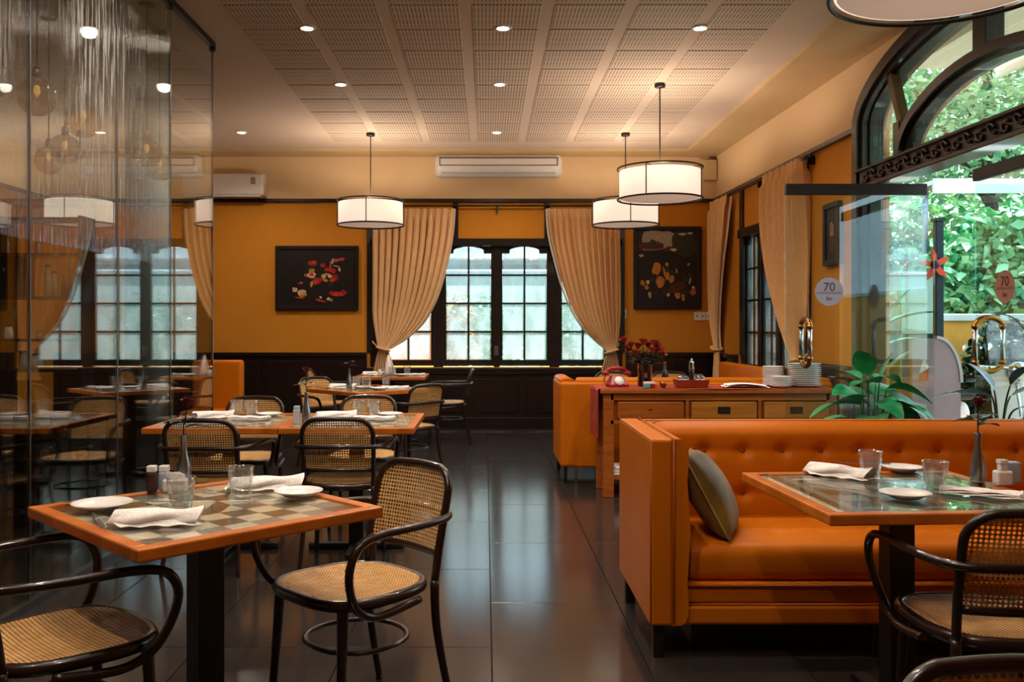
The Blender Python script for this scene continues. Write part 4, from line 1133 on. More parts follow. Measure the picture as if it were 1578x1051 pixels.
def make_chair():
    t = thing('cane_armchair', 'x', 'chair')
    SH = .452
    # seat
    out = superell(.213, .215, .07, 44, 3.0)
    b = nb(); tube(b, [(x, y, SH-.012) for x, y in out], .0155, seg=8, closed=True, sx=1.25, sy=1.2)
    fr = obj('seat_frame', b, BENT, t)
    def ins(x, y): 
        ww = .207*(1+.07*y/.215); return abs(x/ww)**3+abs(y/.208)**3 < 1
    b = nb(); cane_sheet(b, .0125, .2375, (-.225, .225), ins, lambda x, y: Vector((x, y, SH+.004-.010*(1-min(1, (x/.2)**2+(y/.2)**2)))), .27)
    obj('seat', b, CANE, t, normals=False)
    # back hoop
    yb = lambda z: -.205-.075*((z-.45)/.36)**1.2 if z > .45 else -.205
    hw, top, cr = .188, .81, .085
    pts = [(-.183, .44), (-.186, .55), (-hw, .66), (-hw, top-cr)]
    for k in range(1, 6):
        a = PI-k*PI/12; pts.append((-hw+cr+cr*math.cos(a), top-cr+cr*math.sin(a)))
    pts += [(-hw+cr, top), (0, top+.004)]
    pts += [(-x, z) for x, z in pts[-2::-1]]
    bow = lambda x: -.022*(1-(x/hw)**2)
    b = nb(); tube(b, catmull([(x, yb(z)+bow(x)*max(0, min(1, (z-.5)/.1)), z) for x, z in pts], 3), .0125, seg=8, sy=1.05, sx=1.15)
    tube(b, [(x, yb(.535)+bow(x), .535) for x in [-.183+.366*k/12 for k in range(13)]], .0105, seg=8, sx=1.2)
    obj('back_frame', b, BENT, t)
    def insb(x, z):
        if z < .53 or z > top: return False
        if abs(x) > hw-.002: return False
        if z > top-cr and abs(x) > hw-cr: return (abs(x)-hw+cr)**2+(z-top+cr)**2 < cr*cr
        return True
    b = nb(); cane_sheet(b, .0128, .192, (.535, .815), insb, lambda x, z: Vector((x, yb(z)+bow(x), z)), .36)
    obj('backrest', b, CANE, t, normals=False)
    # arms: one bent rod round the back
    P = [(.228, -.10, .418), (.233, .02, .402), (.236, .10, .405), (.243, .165, .445), (.262, .205, .53), (.275, .205, .60), (.275, .165, .648), (.268, .08, .662), (.258, -.06, .662), (.235, -.19, .662), (.19, -.262, .662), (.1, -.285, .664), (0, -.29, .665)]
    P += [(-x, y, z) for x, y, z in P[-2::-1]]
    b = nb(); tube(b, catmull(P, 5), .0122, seg=8, sx=1.1, sy=1.1); obj('armrest', b, BENT, t)
    # legs
    for sx_ in (-1, 1):
        b = nb(); tube(b, catmull([(sx_*.175, .165, .44), (sx_*.183, .175, .25), (sx_*.195, .19, 0)], 4), [.0185, .0125], seg=8); obj('leg', b, BENT, t)
        b = nb(); tube(b, catmull([(sx_*.183, -.205, .45), (sx_*.184, -.212, .3), (sx_*.192, -.245, .12), (sx_*.2, -.275, 0)], 4), [.0155, .012], seg=8); obj('leg', b, BENT, t)
    b = nb(); tube(b, [(x, y-.02, .265) for x, y in superell(.165, .165, .03, 32, 2.2)], .009, seg=7, closed=True, sx=.9, sy=1.2); obj('stretcher', b, BENT, t)
    return t
chair = make_chair()
R_ = math.radians
G1, G2, G3 = 'cane armchairs at the near left table', 'cane armchairs at the long middle table', 'cane armchairs at the far tables'
for x, y, a, lb, g in (
    (-.445, 3.03, 135, 'cane armchair at the aisle corner of the near left table, seat fully in view', G1),
    (-1.17, 2.50, -45, 'cane armchair at the bottom left picture corner, pushed to the near left table', G1),
    (-1.487, 5.0, 0, 'cane armchair seen from behind, behind the silver bud vase of the near left table', G2),
    (-.783, 5.07, 0, 'cane armchair seen from behind, in the middle left beside the aisle chair', G2),
    (-1.57, 5.93, 180, 'cane armchair facing the camera on the far side of the long table, left one', G2),
    (-.812, 6.04, 180, 'cane armchair facing the camera on the far side of the long table, right one', G2),
    (-1.42, 8.43, -135, 'orange-lit cane armchair at the far left edge of the third table', G3),
    (-.68, 7.78, 45, 'greyish cane armchair seen from behind at the right of the third table', G3),
    (-.44, 10.22, 92, 'cane armchair seen side-on at the right end of the table under the window', G3),
    (-1.68, 10.15, -90, 'cane armchair at the left of the table by the curtain, only its back showing', G3),
    (1.475, 2.66, -4, 'dark-framed cane armchair with its back to the camera, at the near right table', 'cane armchairs on the right'),
    (.765, 1.01, 180, 'cane armchair whose top edge only shows at the bottom right picture edge', 'cane armchairs on the right'),
    (1.35, 9.35, 180, 'cane armchair facing the camera behind the rose vase, beyond the back sofa', G3),
    (1.95, 9.35, 180, 'cane armchair behind the red tray, beyond the back sofa', G3)):
    place(chair, (x, y, 0), R_(a), lb, g)

# ------------------------------------------------------------------ tables
TH = .75
def make_table(w, d, label, loc, rot, kind, pedestal=True, group=None):
    t = thing('dining_table', label, 'table', loc, R_(rot), group)
    e = .045; th = .034
    for a in ((-w/2, w/2, -d/2, -d/2+e), (-w/2, w/2, d/2-e, d/2), (-w/2, -w/2+e, -d/2+e, d/2-e), (w/2-e, w/2, -d/2+e, d/2-e)):
        b = nb(); box(b, a[0], a[1], a[2], a[3], TH-th, TH, bev=.005, seg=2); obj('edge_board', b, TWOOD, t)
    b = nb(); box(b, -w/2+e, w/2-e, -d/2+e, d/2-e, TH-th, TH-.012); obj('top_board', b, TWOOD if kind == 'wood' else OLIVET, t)
    W, Dp = w-2*e, d-2*e
    ms = {'c': CREAM, 'o': OLIVET, 'g': GREYT, 'b': BROWNT}
    def tri(pts, k):
        b = nb(); cx = sum(p[0] for p in pts)/len(pts); cy_ = sum(p[1] for p in pts)/len(pts)
        q = [(cx+(p[0]-cx)*.975, cy_+(p[1]-cy_)*.975) for p in pts]
        prism(b, q, TH-.012, TH-.007, lambda a, c, z: Vector((a, c, z))); obj('inlay_tile', b, ms[k], t)
    n = 8 if kind == 'a' else 7; sx_, sy_ = W/n, Dp/n
    if kind in ('a', 'wood'):
        for i in range(n):
            for j in range(n):
                x0, y0 = -W/2+i*sx_, -Dp/2+j*sy_; x1, y1 = x0+sx_, y0+sy_
                ring = min(i, j, n-1-i, n-1-j)
                if ring == 0 and (i, j) not in ((0, 0), (0, n-1), (n-1, 0), (n-1, n-1)):
                    tri([(x0, y0), (x1, y0), (x1, y1), (x0, y1)], 'c' if (i+j) % 2 else 'g')
                elif ring == 0:
                    tri([(x0, y0), (x1, y0), (x1, y1)], 'o'); tri([(x0, y0), (x1, y1), (x0, y1)], 'b')
                else:
                    k = (i+j) % 2
                    if ring < 3: tri([(x0, y0), (x1, y0), (x1, y1), (x0, y1)], 'c' if k else 'o'); continue
                    tri([(x0, y0), (x1, y0), (x1, y1)], 'c' if k else 'o'); tri([(x0, y0), (x1, y1), (x0, y1)], 'o' if k else 'c')
    else:
        for i in range(n):
            for j in range(n):
                x0, y0 = -W/2+i*sx_, -Dp/2+j*sy_; x1, y1 = x0+sx_, y0+sy_
                if i in (0, n-1) or j in (0, n-1):
                    for q in range(3):
                        if i in (0, n-1): xa, xb = x0+sx_*q/3, x0+sx_*(q+1)/3; tri([(xa, y0), (xb, y0), (xb, y1), (xa, y1)], 'cog'[q] if i == 0 else 'gco'[q])
                        else: ya, yb2 = y0+sy_*q/3, y0+sy_*(q+1)/3; tri([(x0, ya), (x1, ya), (x1, yb2), (x0, yb2)], 'cog'[q])
                else:
                    tri([(x0, y0), (x1, y0), (x0, y1)], 'g' if (i+j) % 2 else 'o'); tri([(x1, y0), (x1, y1), (x0, y1)], 'o' if j % 2 else 'g')
    b = nb(); box(b, -W/2, W/2, -Dp/2, Dp/2, TH-.005, TH+.001); obj('glass_top', b, TOPG, t)
    b = nb(); box(b, -.042, .042, -.042, .042, .03, TH-th, bev=.003, seg=1); obj('pedestal', b, BLACK, t)
    b = nb(); box(b, -.28, .28, -.03, .03, .0, .032, bev=.006, seg=1); obj('foot_bar', b, BLACK, t)
    b = nb(); box(b, -.03, .03, -.28, .28, .002, .034, bev=.006, seg=1); obj('foot_bar', b, BLACK, t)
    b = nb(); box(b, -.2, .2, -.02, .02, TH-th-.02, TH-th); box(b, -.02, .02, -.2, .2, TH-th-.02, TH-th); obj('top_bracket', b, BLACK, t)
    return t
make_table(.77, .77, 'square glass-topped table with wooden edge turned corner-on, nearest on the left', (-.855, 2.775, 0), 45, 'a')
make_table(.735, .86, 'left half of the long middle table, under the vase and two glasses', (-1.495, 5.34, 0), 0, 'a', group='middle tables pushed together')
make_table(.735, .86, 'right half of the long middle table, its end by the aisle', (-.755, 5.34, 0), 0, 'a', group='middle tables pushed together')
make_table(.77, .77, 'third table, turned corner-on, between the middle table and the window table', (-1.05, 8.06, 0), 45, 'a')
make_table(.78, .78, 'furthest table, beside the tied left curtain under the back window', (-1.05, 10.25, 0), 0, 'a')
make_table(.80, .775, 'glass-topped table with wooden edge in front of the orange sofa', (1.385, 3.06, 0), 3, 'b')
make_table(1.3, .7, 'table beyond the back sofa, its items showing above the sofa back', (1.6, 8.7, 0), 0, 'a')

# ------------------------------------------------------------------ tableware
TT = TH+.0015
def tumbler():
    t = thing('tumbler', 'x', 'glass', (0, 0, 0), 0, 'water tumblers')
    b = nb(); n = 9
    fl = lambda a, z: (1-.11*abs(math.sin(n*a/2))**.7) if .008 < z < .058 else 1
    r0, r1, h = .031, .042, .102
    prof = [(0, 0), (r0-.002, 0), (r0, .003)]+[(r0+(r1-r0)*(z/h)**1.1, z) for z in (.012, .03, .05, .057, .062, .08, h-.001)]+[(r1-.001, h), (r1-.0032, h-.001)]
    prof += [(r0+(r1-r0)*(z/h)**1.1-.0042, z) for z in (.08, .062, .05, .03)]+[(r0-.006, .016), (0, .014)]
    bmq = b
    c = Vector((0, 0, 0)); rings = []
    half = 10
    for idx, (r, z) in enumerate(prof):
        if r < 1e-5: rings.append([b.verts.new((0, 0, z))]); continue
        rings.append([b.verts.new((r*(fl(a, z) if idx < half-2 else 1)*math.cos(a), r*(fl(a, z) if idx < half-2 else 1)*math.sin(a), z)) for a in [2*PI*k/36 for k in range(36)]])
    for A, B in zip(rings, rings[1:]):
        for k in range(36):
            k2 = (k+1) % 36
            q = (A[0], B[k2], B[k]) if len(A) == 1 else ((A[k], A[k2], B[0]) if len(B) == 1 else (A[k], A[k2], B[k2], B[k]))
            f = b.faces.new(q); f.smooth = True
    obj('glass_body', b, TUMB, t)
    return t
tum = tumbler()
pproto = obj('dinner_plate', plate_bm(.08, .017), CERAMIC); tag(pproto, 'x', 'plate', 'side plates on the tables')
def put_plate(x, y, lb, sc=1.0):
    if pproto.name not in first_used: first_used.add(pproto.name); q = pproto
    else: q = pproto.copy(); COL.objects.link(q)
    q.location = (x, y, TT); q.scale = (sc, sc, 1); q['label'] = lb
def fork_bm(L=.19):
    b = nb()
    pts = [(0, 0, .006), (.04, 0, .003), (.1, 0, .002), (.135, 0, .006)]
    P = catmull(pts, 4); wd = [.006, .0065, .006, .005, .0045, .004, .0032, .003, .003, .003, .003, .004, .011]
    prev = None
    for i, p in enumerate(P):
        w_ = wd[min(i, len(wd)-1)]; V = [b.verts.new(p+Vector((0, s*w_, z))) for s, z in ((-1, 0), (1, 0), (1, .0016), (-1, .0016))]
        if prev:
            for k in range(4): b.faces.new((prev[k], prev[(k+1) % 4], V[(k+1) % 4], V[k]))
        else: b.faces.new(V)
        prev = V
    b.faces.new(prev)
    for k in range(4): box(b, .135, .187, -.0115+k*.0062, -.0115+k*.0062+.0036, .0055, .0072)
    return b
def knife_bm():
    b = nb(); box(b, 0, .09, -.006, .006, 0, .005, bev=.002, seg=1)
    prism(b, [(.09, -.005), (.2, -.004), (.212, .004), (.2, .009), (.09, .006)], .001, .0025, lambda a, c, z: Vector((a, c, z))); return b
FK = obj('f', fork_bm(), STEEL); FM = FK.data; FM.name = 'fork'; bpy.data.objects.remove(FK)
KK = obj('k', knife_bm(), STEEL); KM = KK.data; KM.name = 'knife'; bpy.data.objects.remove(KK)
def cutlery(me, x, y, z, rz, lb, ry=0):
    o = bpy.data.objects.new(me.name, me); COL.objects.link(o); o.location = (x, y, z); o.rotation_euler = (0, ry, R_(rz)); tag(o, lb, me.name, 'table cutlery')
def napkin_roll(seed=0):
    r = random.Random(seed); t = thing('napkin', 'x', 'napkin', (0, 0, 0), 0, 'napkins on the tables')
    b = nb(); L, R0 = .24, .026
    def q(u, v):
        a = v*2*PI*1.0; x = (u-.5)*L
        rr = R0*(1+.10*math.sin(a*3+x*30)+.08*math.sin(x*45+a))*(1+.25*u)*(.95+.1*math.sin(u*6))
        zz = rr*math.sin(a); zz = zz if zz > -rr*.55 else -rr*.55
        return Vector((x+.012*math.sin(a), rr*1.45*math.cos(a), zz*.85+R0*.55+.002))
    grid(b, q, 40, 30)
    for e_, uu in ((0, 0), (1, 1)):
        cpt = Vector(((uu-.5)*L, 0, R0*.5)); vv = [b.verts.new(q(uu, k/30)) for k in range(30)]; cc = b.verts.new(cpt+Vector((.012 if uu == 0 else -.012, 0, 0)))
        for k in range(30): b.faces.new((vv[k], vv[(k+1) % 30], cc))
    obj('rolled_cloth', b, LINEN, t)
    b = nb(); grid(b, lambda u, v: Vector(((u-.5)*L*(.9)+.03*v, -.034-.026*v*(1-.35*u), .0035+.012*(1-v)**2+.002*math.sin(u*20)*v)), 24, 8); obj('loose_flap', b, LINEN, t, normals=False)
    return t
nap = napkin_roll(1)
def napkin_fold():
    t = thing('napkin', 'x', 'napkin', (0, 0, 0), 0, 'napkins on the tables')
    for k in range(3):
        b = nb()
        grid(b, lambda u, v, k=k: Vector(((u-.5)*.24, (v-.5)*(.085-.008*k), .003+.006*k+.006*math.sin(PI*v)**.5+.0018*math.sin(u*15+k*2+v*4))), 26, 10)
        obj('folded_layer', b, LINEN, t, normals=False)
    b = nb(); tube(b, [((.115), (v-.5)*.08, .012+.006*math.sin(PI*v)) for v in [k/8 for k in range(9)]], .007, seg=8); obj('rolled_edge', b, LINEN, t)
    return t
napf = napkin_fold()
def bud_vase():
    t = thing('bud_vase', 'x', 'vase', (0, 0, 0), 0, 'silver bud vases')
    b = nb(); lathe(b, [(0, 0), (.022, 0), (.025, .006), (.0265, .04), (.0225, .075), (.0135, .11), (.0105, .14), (.0115, .17), (.0135, .176), (.0105, .175), (.008, .14), (0, .12)], 24)
    obj('vase_body', b, STEEL, t)
    return t
bv = bud_vase()
def flower(parent_loc, label, head, seed, hgt=.29, petals=ROSE, leafm=BLACKLEAF, lean=0):
    r = random.Random(seed); t = thing('single_rose', label, 'flower', parent_loc)
    b = nb(); P = catmull([(0, 0, 0), (0, 0, .08), (lean*.4, 0, hgt*.6), (lean, 0, hgt)], 5); tube(b, P, .0022, seg=6)
    obj('stem', b, leafm, t)
    for k, (a, z, L) in enumerate(((2.9, .09, .06), (.3, .075, .07), (1.4, .1, .055), (4.4, .1, .055), (5.6, .115, .05))):
        b = nb(); lance(b, (lean*.2, 0, z), (math.cos(a), math.sin(a), .25), L*1.4, .026, curve=.3); obj('leaf', b, leafm, t, normals=False)
    if head:
        o = bpy.data.objects.new('rose_head', bpy.data.meshes['bud']); COL.objects.link(o); o.parent = t; o.location = (lean, 0, hgt)
    return t
q = obj('bud', rose_bm(.02), ROSE); q.data.name = 'bud'; bpy.data.objects.remove(q)
def shaker_set(x, y, rz, where, s=1):
    c, sn = math.cos(rz), math.sin(rz)
    def W(a, b_): return (x+(a*c-b_*sn)*s, y+(a*sn+b_*c)*s, TT)
    t = thing('salt_mill', 'dark bottle grinder with white cap %s' % where, 'shaker', W(-.035, -.01))
    b = nb(); lathe(b, [(0, 0), (.016, 0), (.017, .004), (.017, .058), (.014, .066), (0, .066)], 16); obj('glass_body', b, mat('pepper_glass', '4a2c2a', .15, base2='2c1818', scale=40) if 'pepper_glass' not in MATS else MATS['pepper_glass'], t)
    b = nb(); box(b, -.0145, .0145, -.0145, .0145, .066, .088, bev=.004, seg=2); obj('cap', b, CERAMIC, t)
    t = thing('salt_mill', 'pale blue-white capped shaker %s' % where, 'shaker', W(-.005, .03))
    b = nb(); box(b, -.016, .016, -.016, .016, 0, .06, bev=.004, seg=2); obj('body', b, WATERY, t)
    b = nb(); box(b, -.015, .015, -.015, .015, .06, .082, bev=.004, seg=2); obj('cap', b, CERAMIC, t)
    t = thing('sachet_holder', 'white ceramic pot of folded sachets %s' % where, 'pot', W(.04, -.005))
    b = nb(); box(b, -.038, .038, -.022, .022, 0, .042, bev=.007, seg=3); box(b, -.032, .032, -.017, .017, .04, .043); obj('pot', b, CERAMIC, t)
    b = nb()
    for k in range(3):
        prism(b, [(-.028+.008*k, .035), (.012+.008*k, .035), (.006+.012*k, .062-.004*k), (-.014+.01*k, .066)], -.008+.006*k, -.006+.006*k, lambda a, z, d: Vector((a, d, z)))
    obj('sachets', b, LINEN, t)
# -- near left table
p = hp(157, 783, TT); put_plate(p.x, p.y, 'white plate at the left corner of the near left table', 1.10)
p = hp(460, 764, TT); put_plate(p.x, p.y, 'white plate at the right side of the near left table', .98)
p = hp(371, 768, TT); place(tum, (p.x, p.y, TT), .2, 'water tumbler standing alone near the middle of the near left table')
p = hp(279, 787, TT); place(tum, (p.x, p.y, TT), .1, 'water tumbler behind the rolled napkin on the near left table')
p = hp(240, 806, TT); place(nap, (p.x, p.y, TT), R_(8), 'rolled white napkin in front, on the near left table edge')
p = hp(408, 752, TT); place(nap, (p.x, p.y, TT), R_(16), 'rolled white napkin at the back right of the near left table')
p = hp(255, 803, TT); cutlery(FM, p.x-.06, p.y, TT+.050, 10, 'fork lying on the front napkin of the near left table')
p = hp(105, 776, TT); cutlery(FM, p.x-.03, p.y-.0, TT, 8, 'fork left of the plate at the left table corner')
p = hp(150, 797, TT); cutlery(KM, p.x-.03, p.y+.04, TT, -60, 'knife between the plate and napkin, near left table')
p = hp(330, 768, TT); cutlery(FM, p.x-.05, p.y+.05, TT, 35, 'fork behind the lone tumbler on the near left table')
p = hp(283, 748, TT); place(bv, (p.x, p.y, TT), 0, 'silver bud vase with a dark rose on the near left table')
flower((p.x, p.y, TT+.125), 'dark red rose with black leaves in the near left bud vase', True, 1, .155, lean=.012)
p = hp(252, 757, TT); shaker_set(p.x, p.y, .1, 'on the near left table')
# -- near right table
p = hp(1391, 726, TT); put_plate(p.x, p.y, 'white plate at the back of the sofa table, between the tumblers', .93)
p = hp(1395, 767, TT); put_plate(p.x, p.y, 'white plate at the front of the sofa table', .98)
p = hp(1341, 738, TT); place(tum, (p.x, p.y, TT), .3, 'left water tumbler on the sofa table')
p = hp(1441, 758, TT); place(tum, (p.x, p.y, TT), .1, 'right water tumbler on the sofa table, beside the folded napkin')
p = hp(1292, 733, TT); place(nap, (p.x, p.y, TT), R_(-48), 'rolled white napkin with fork at the left of the sofa table')
cutlery(FM, p.x-.02, p.y-.02, TT+.048, -15, 'fork on the left napkin of the sofa table')
p = hp(1512, 763, TT); place(napf, (p.x, p.y, TT), R_(-32), 'folded white napkin on the right of the sofa table')
p = hp(1480, 752, TT); cutlery(FM, p.x+.12, p.y-.08, TT+.024, 145, 'fork on the folded napkin of the sofa table')
p = hp(1507, 744, TT); place(bv, (p.x, p.y, TT), 0, 'silver bud vase on the sofa table')
flower((p.x, p.y, TT+.125), 'dark flower with near-black leaves in the sofa table bud vase', True, 2, .15, petals=BLACKLEAF)
p = hp(1545, 748, TT)
t = thing('salt_mill', 'white ceramic shaker with square cap on the sofa table', 'shaker', (p.x, p.y, TT))
b = nb(); box(b, -.028, .028, -.02, .02, 0, .052, bev=.008, seg=3); obj('body', b, CERAMIC, t)
b = nb(); box(b, -.014, .012, -.013, .013, .05, .075, bev=.004, seg=2); box(b, -.016, .014, -.015, .015, .074, .09, bev=.003, seg=2); obj('cap', b, CERAMIC, t)
t = thing('sachet_holder', 'pale sachet holder behind the white shaker on the sofa table', 'pot', (p.x+.055, p.y+.05, TT))
b = nb(); box(b, -.03, .03, -.018, .018, 0, .075, bev=.006, seg=2); obj('pot', b, WATERY, t)
# -- middle tables
for tx_, side, sl in ((-1.495, 'left', 0), (-.755, 'right', 1)):
    for k, (dx, dy, kk, ro) in enumerate(((-.02, .2, 'g', 0), (.08, .16, 'g', 1), (-.15, .12, 'n', 20), (.1, .02, 'f', -10), (.17, .22, 'p', 0), (.2, -.06, 'p', 0))):
        x, y = tx_+dx, 5.34+dy
        if kk == 'g': place(tum, (x, y, TT), ro, 'water tumbler on the %s half of the long table, %s of the two' % (side, 'left' if dx < 0 else 'right'))
        if kk == 'p' and k == 4: put_plate(x, y, 'white plate on the %s half of the long table, far side' % side)
        if kk == 'n': place(nap, (x, y, TT), R_(ro), 'rolled napkin behind, on the %s half of the long table' % side)
        if kk == 'f': place(napf, (x, y, TT), R_(ro), 'folded napkin on the %s half of the long table' % side)
p = hp(472, 652, TT); place(bv, (p.x, p.y, TT), 0, 'silver bud vase between the two halves of the long table')
flower((p.x, p.y, TT+.125), 'dark red rose in the vase between the two halves of the long table', True, 3, .17, leafm=LEAFD)
t = thing('salt_mill', 'pale square shaker left of the vase on the long table', 'shaker', (p.x-.05, p.y-.02, TT))
b = nb(); box(b, -.018, .018, -.018, .018, 0, .08, bev=.004, seg=2); box(b, -.016, .016, -.016, .016, .08, .1, bev=.004, seg=2); obj('body', b, WATERY, t)
# -- third and fourth tables
for (tx_, ty_, nm) in ((-1.05, 8.06, 'third table'), (-1.05, 10.25, 'furthest table')):
    place(tum, (tx_+.02, ty_-.2, TT), 0, 'water tumbler in front of the centre of the %s' % nm)
    place(tum, (tx_-.1, ty_+.05, TT), 0, 'water tumbler left of centre on the %s' % nm)
    place(tum, (tx_+.16, ty_+.1, TT), 0, 'water tumbler right of centre on the %s' % nm)
    put_plate(tx_-.02, ty_-.03, 'white plate at the centre of the %s' % nm)
    put_plate(tx_+.13, ty_-.17, 'white plate at the front right of the %s' % nm)
    place(napf, (tx_+.25, ty_+.0, TT), R_(10), 'folded napkin on the right of the %s' % nm)
    place(nap, (tx_-.22, ty_+.02, TT), R_(-10), 'rolled napkin on the left of the %s' % nm)
p = Vector((-1.2, 8.0, TT)); place(bv, p, 0, 'silver bud vase on the third table'); flower((p.x, p.y, TT+.125), 'dark leafy flower in the third table vase', False, 4, .12)
t = thing('napkin_cone', 'white napkin folded upright into a cone on the furthest table', 'napkin', (-1.08, 10.12, TT))
b = nb(); lathe(b, [(0, 0), (.05, 0), (.045, .05), (.03, .14), (.008, .23), (0, .235)], 14, flute=lambda a, z: 1+.12*math.sin(a*3)); obj('cone', b, LINEN, t)
t = thing('salt_mill', 'white shaker beside the napkin cone on the furthest table', 'shaker', (-1.17, 10.05, TT))
b = nb(); lathe(b, [(0, 0), (.02, 0), (.02, .05), (.012, .07), (0, .075)], 12); obj('body', b, CERAMIC, t)
# -- table beyond the back sofa
t = thing('menu_booklet', 'dark menu booklet with pale border lying by the red telephone', 'menu', (1.02, 8.45, TT), .1)
b = nb(); box(b, -.18, .18, -.1, .1, 0, .012, bev=.002, seg=1); obj('cover', b, SHELL, t); pbox('inner_page', BLACK, t, -.12, .16, -.07, .07, .012, .0135)
place(tum, (1.99, 8.5, TT), 0, 'short tumbler left of the plate stacks on the table beyond the back sofa')
t = thing('teal_napkin', 'teal folded cloth on the table beyond the back sofa', 'napkin', (1.45, 8.5, TT))
b = nb(); lathe(b, [(0, 0), (.06, 0), (.05, .04), (.02, .09), (0, .1)], 12, flute=lambda a, z: 1+.2*math.sin(a*3)); obj('cloth', b, TEALC, t)
t = thing('bottle', 'small dark bottle above the pepper mill on the table beyond the sofa', 'bottle', (1.72, 8.7, TT))
b = nb(); lathe(b, [(0, 0), (.03, 0), (.032, .1), (.012, .14), (.012, .19), (0, .19)], 14); obj('bottle_body', b, GREENB, t)
b = nb(); lathe(b, [(0, .19), (.014, .19), (.014, .21), (0, .21)], 10); obj('cap', b, RED, t)
# ------------------------------------------------------------------ indoor plants by the door
def broad_leaf(bm, p, d, L, wd, droop=.5, n=7, fold=.25, twist=0):
    p = Vector(p); d = Vector(d).normalized(); s = d.cross(Vector((0, 0, 1))).normalized()
    s = Matrix.Rotation(twist, 3, d) @ s; nrm = s.cross(d); prev = None
    for k in range(n+1):
        t = k/n; w_ = wd*(math.sin(PI*t**.75)**.85 if 0 < t < 1 else .01)
        c = p+d*L*t+Vector((0, 0, -droop*L*t*t))
        row = [bm.verts.new(c+s*w_*a+nrm*w_*fold*(abs(a)**1.2)) for a in (-1, -.5, 0, .5, 1)]
        if prev:
            for i in range(4):
                f = bm.faces.new((prev[i], prev[i+1], row[i+1], row[i])); f.smooth = True
        prev = row
def potted(name, label, loc, pot_r, pot_h, stems, leafm, seed, potm):
    t = thing(name, label, 'plant', loc)
    b = nb(); lathe(b, [(0, 0), (pot_r*.72, 0), (pot_r*.95, pot_h*.9), (pot_r, pot_h*.9), (pot_r, pot_h), (pot_r*.88, pot_h), (pot_r*.86, pot_h*.93), (0, pot_h*.93)], 24); obj('pot', b, potm, t)
    for (x, y, z, dx, dy, dz, L, wd, droop, tw) in stems:
        b = nb(); base = Vector((x*.15, y*.15, pot_h*.92)); tip = Vector((x, y, z))
        tube(b, catmull([base, base.lerp(tip, .5)+Vector((0, 0, .05)), tip], 5), [.007, .004], seg=6); obj('stem', b, leafm, t)
        b = nb(); broad_leaf(b, tip, (dx, dy, dz), L*1.1, wd*1.35, droop, twist=tw); obj('leaf', b, leafm, t, normals=False)
px, pz_ = dp(1338, 0, 5.15).x, 5.15
LS = [(-.06, -.05, .86, -1, -.2, .25, .30, .085, .45, .3), (-.03, 0, .90, -.8, -.4, .35, .24, .07, .3, -.3), (.0, 0, 1.02, -.35, -.2, .9, .20, .05, .25, .4), (.06, 0, .97, .3, -.1, .9, .20, .045, .1, 0),
      (.05, -.03, .98, -.6, -.3, .15, .22, .06, .3, .2), (.08, -.05, .95, .9, -.3, .15, .22, .06, .5, -.3), (.1, 0, .90, 1, -.25, -.15, .26, .065, .6, .3), (.06, .04, 1.0, .8, .4, .3, .2, .05, .5, 0),
      (.12, -.04, .8, .9, -.4, -.3, .24, .06, .6, .2), (-.02, .04, 1.0, -.5, .6, .4, .2, .055, .4, 0), (.02, -.08, .88, .2, -.9, .1, .2, .05, .5, .3), (.14, .02, .84, 1, .1, -.4, .2, .055, .4, -.4),
      (-.1, .03, .78, -.9, .3, -.1, .26, .07, .5, 0), (.0, -.1, .8, -.5, -.9, .2, .24, .06, .5, .2), (.1, -.1, .86, .6, -.8, .2, .22, .06, .5, -.2), (-.05, .08, .86, .1, .8, .6, .24, .06, .3, 0), (.07, .07, .9, .7, .6, .5, .22, .055, .3, .3), (-.12, -.06, .7, -1, -.5, -.2, .22, .06, .5, .5)]
potted('peace_lily', 'bright green broad-leaved plant behind the orange sofa, by the open door', (px, pz_, 0), .14, .3, LS, LEAFP, 1, mat('brown_glazed_pot', '4a2c22', .3, base2='3a2018', scale=9))
px2 = dp(1540, 0, 4.95).x
L2 = [(-.04, 0, .92, -1, -.2, .25, .34, .055, .25, .2), (-.05, -.03, .83, -.9, -.4, -.1, .28, .05, .35, .1), (-.08, 0, .75, -1, .1, -.35, .3, .05, .3, 0), (.06, 0, .92, .9, -.3, .45, .3, .055, .3, 0), (.08, -.04, .86, 1, -.3, .1, .34, .06, .4, 0),
      (.0, .05, .95, -.3, .5, .8, .26, .05, .3, .2), (.03, -.05, .98, .4, -.4, .8, .24, .05, .4, -.2), (.05, -.08, .80, .6, -.8, .0, .28, .055, .5, .2), (-.02, -.08, .8, -.6, -.8, .1, .24, .05, .5, 0), (.1, .03, .78, 1, .2, -.2, .3, .06, .3, .3)]
potted('fig_plant', 'dark leafy pot plant behind the sofa at the right picture edge', (px2, 4.95, 0), .15, .74, L2, mat('deep_green_leaf', '14351f', .25, base2='0c2416', scale=9, coat=.4), 2, mat('dark_tall_pot', '2a1510', .4, base2='1c0f0c', scale=8))

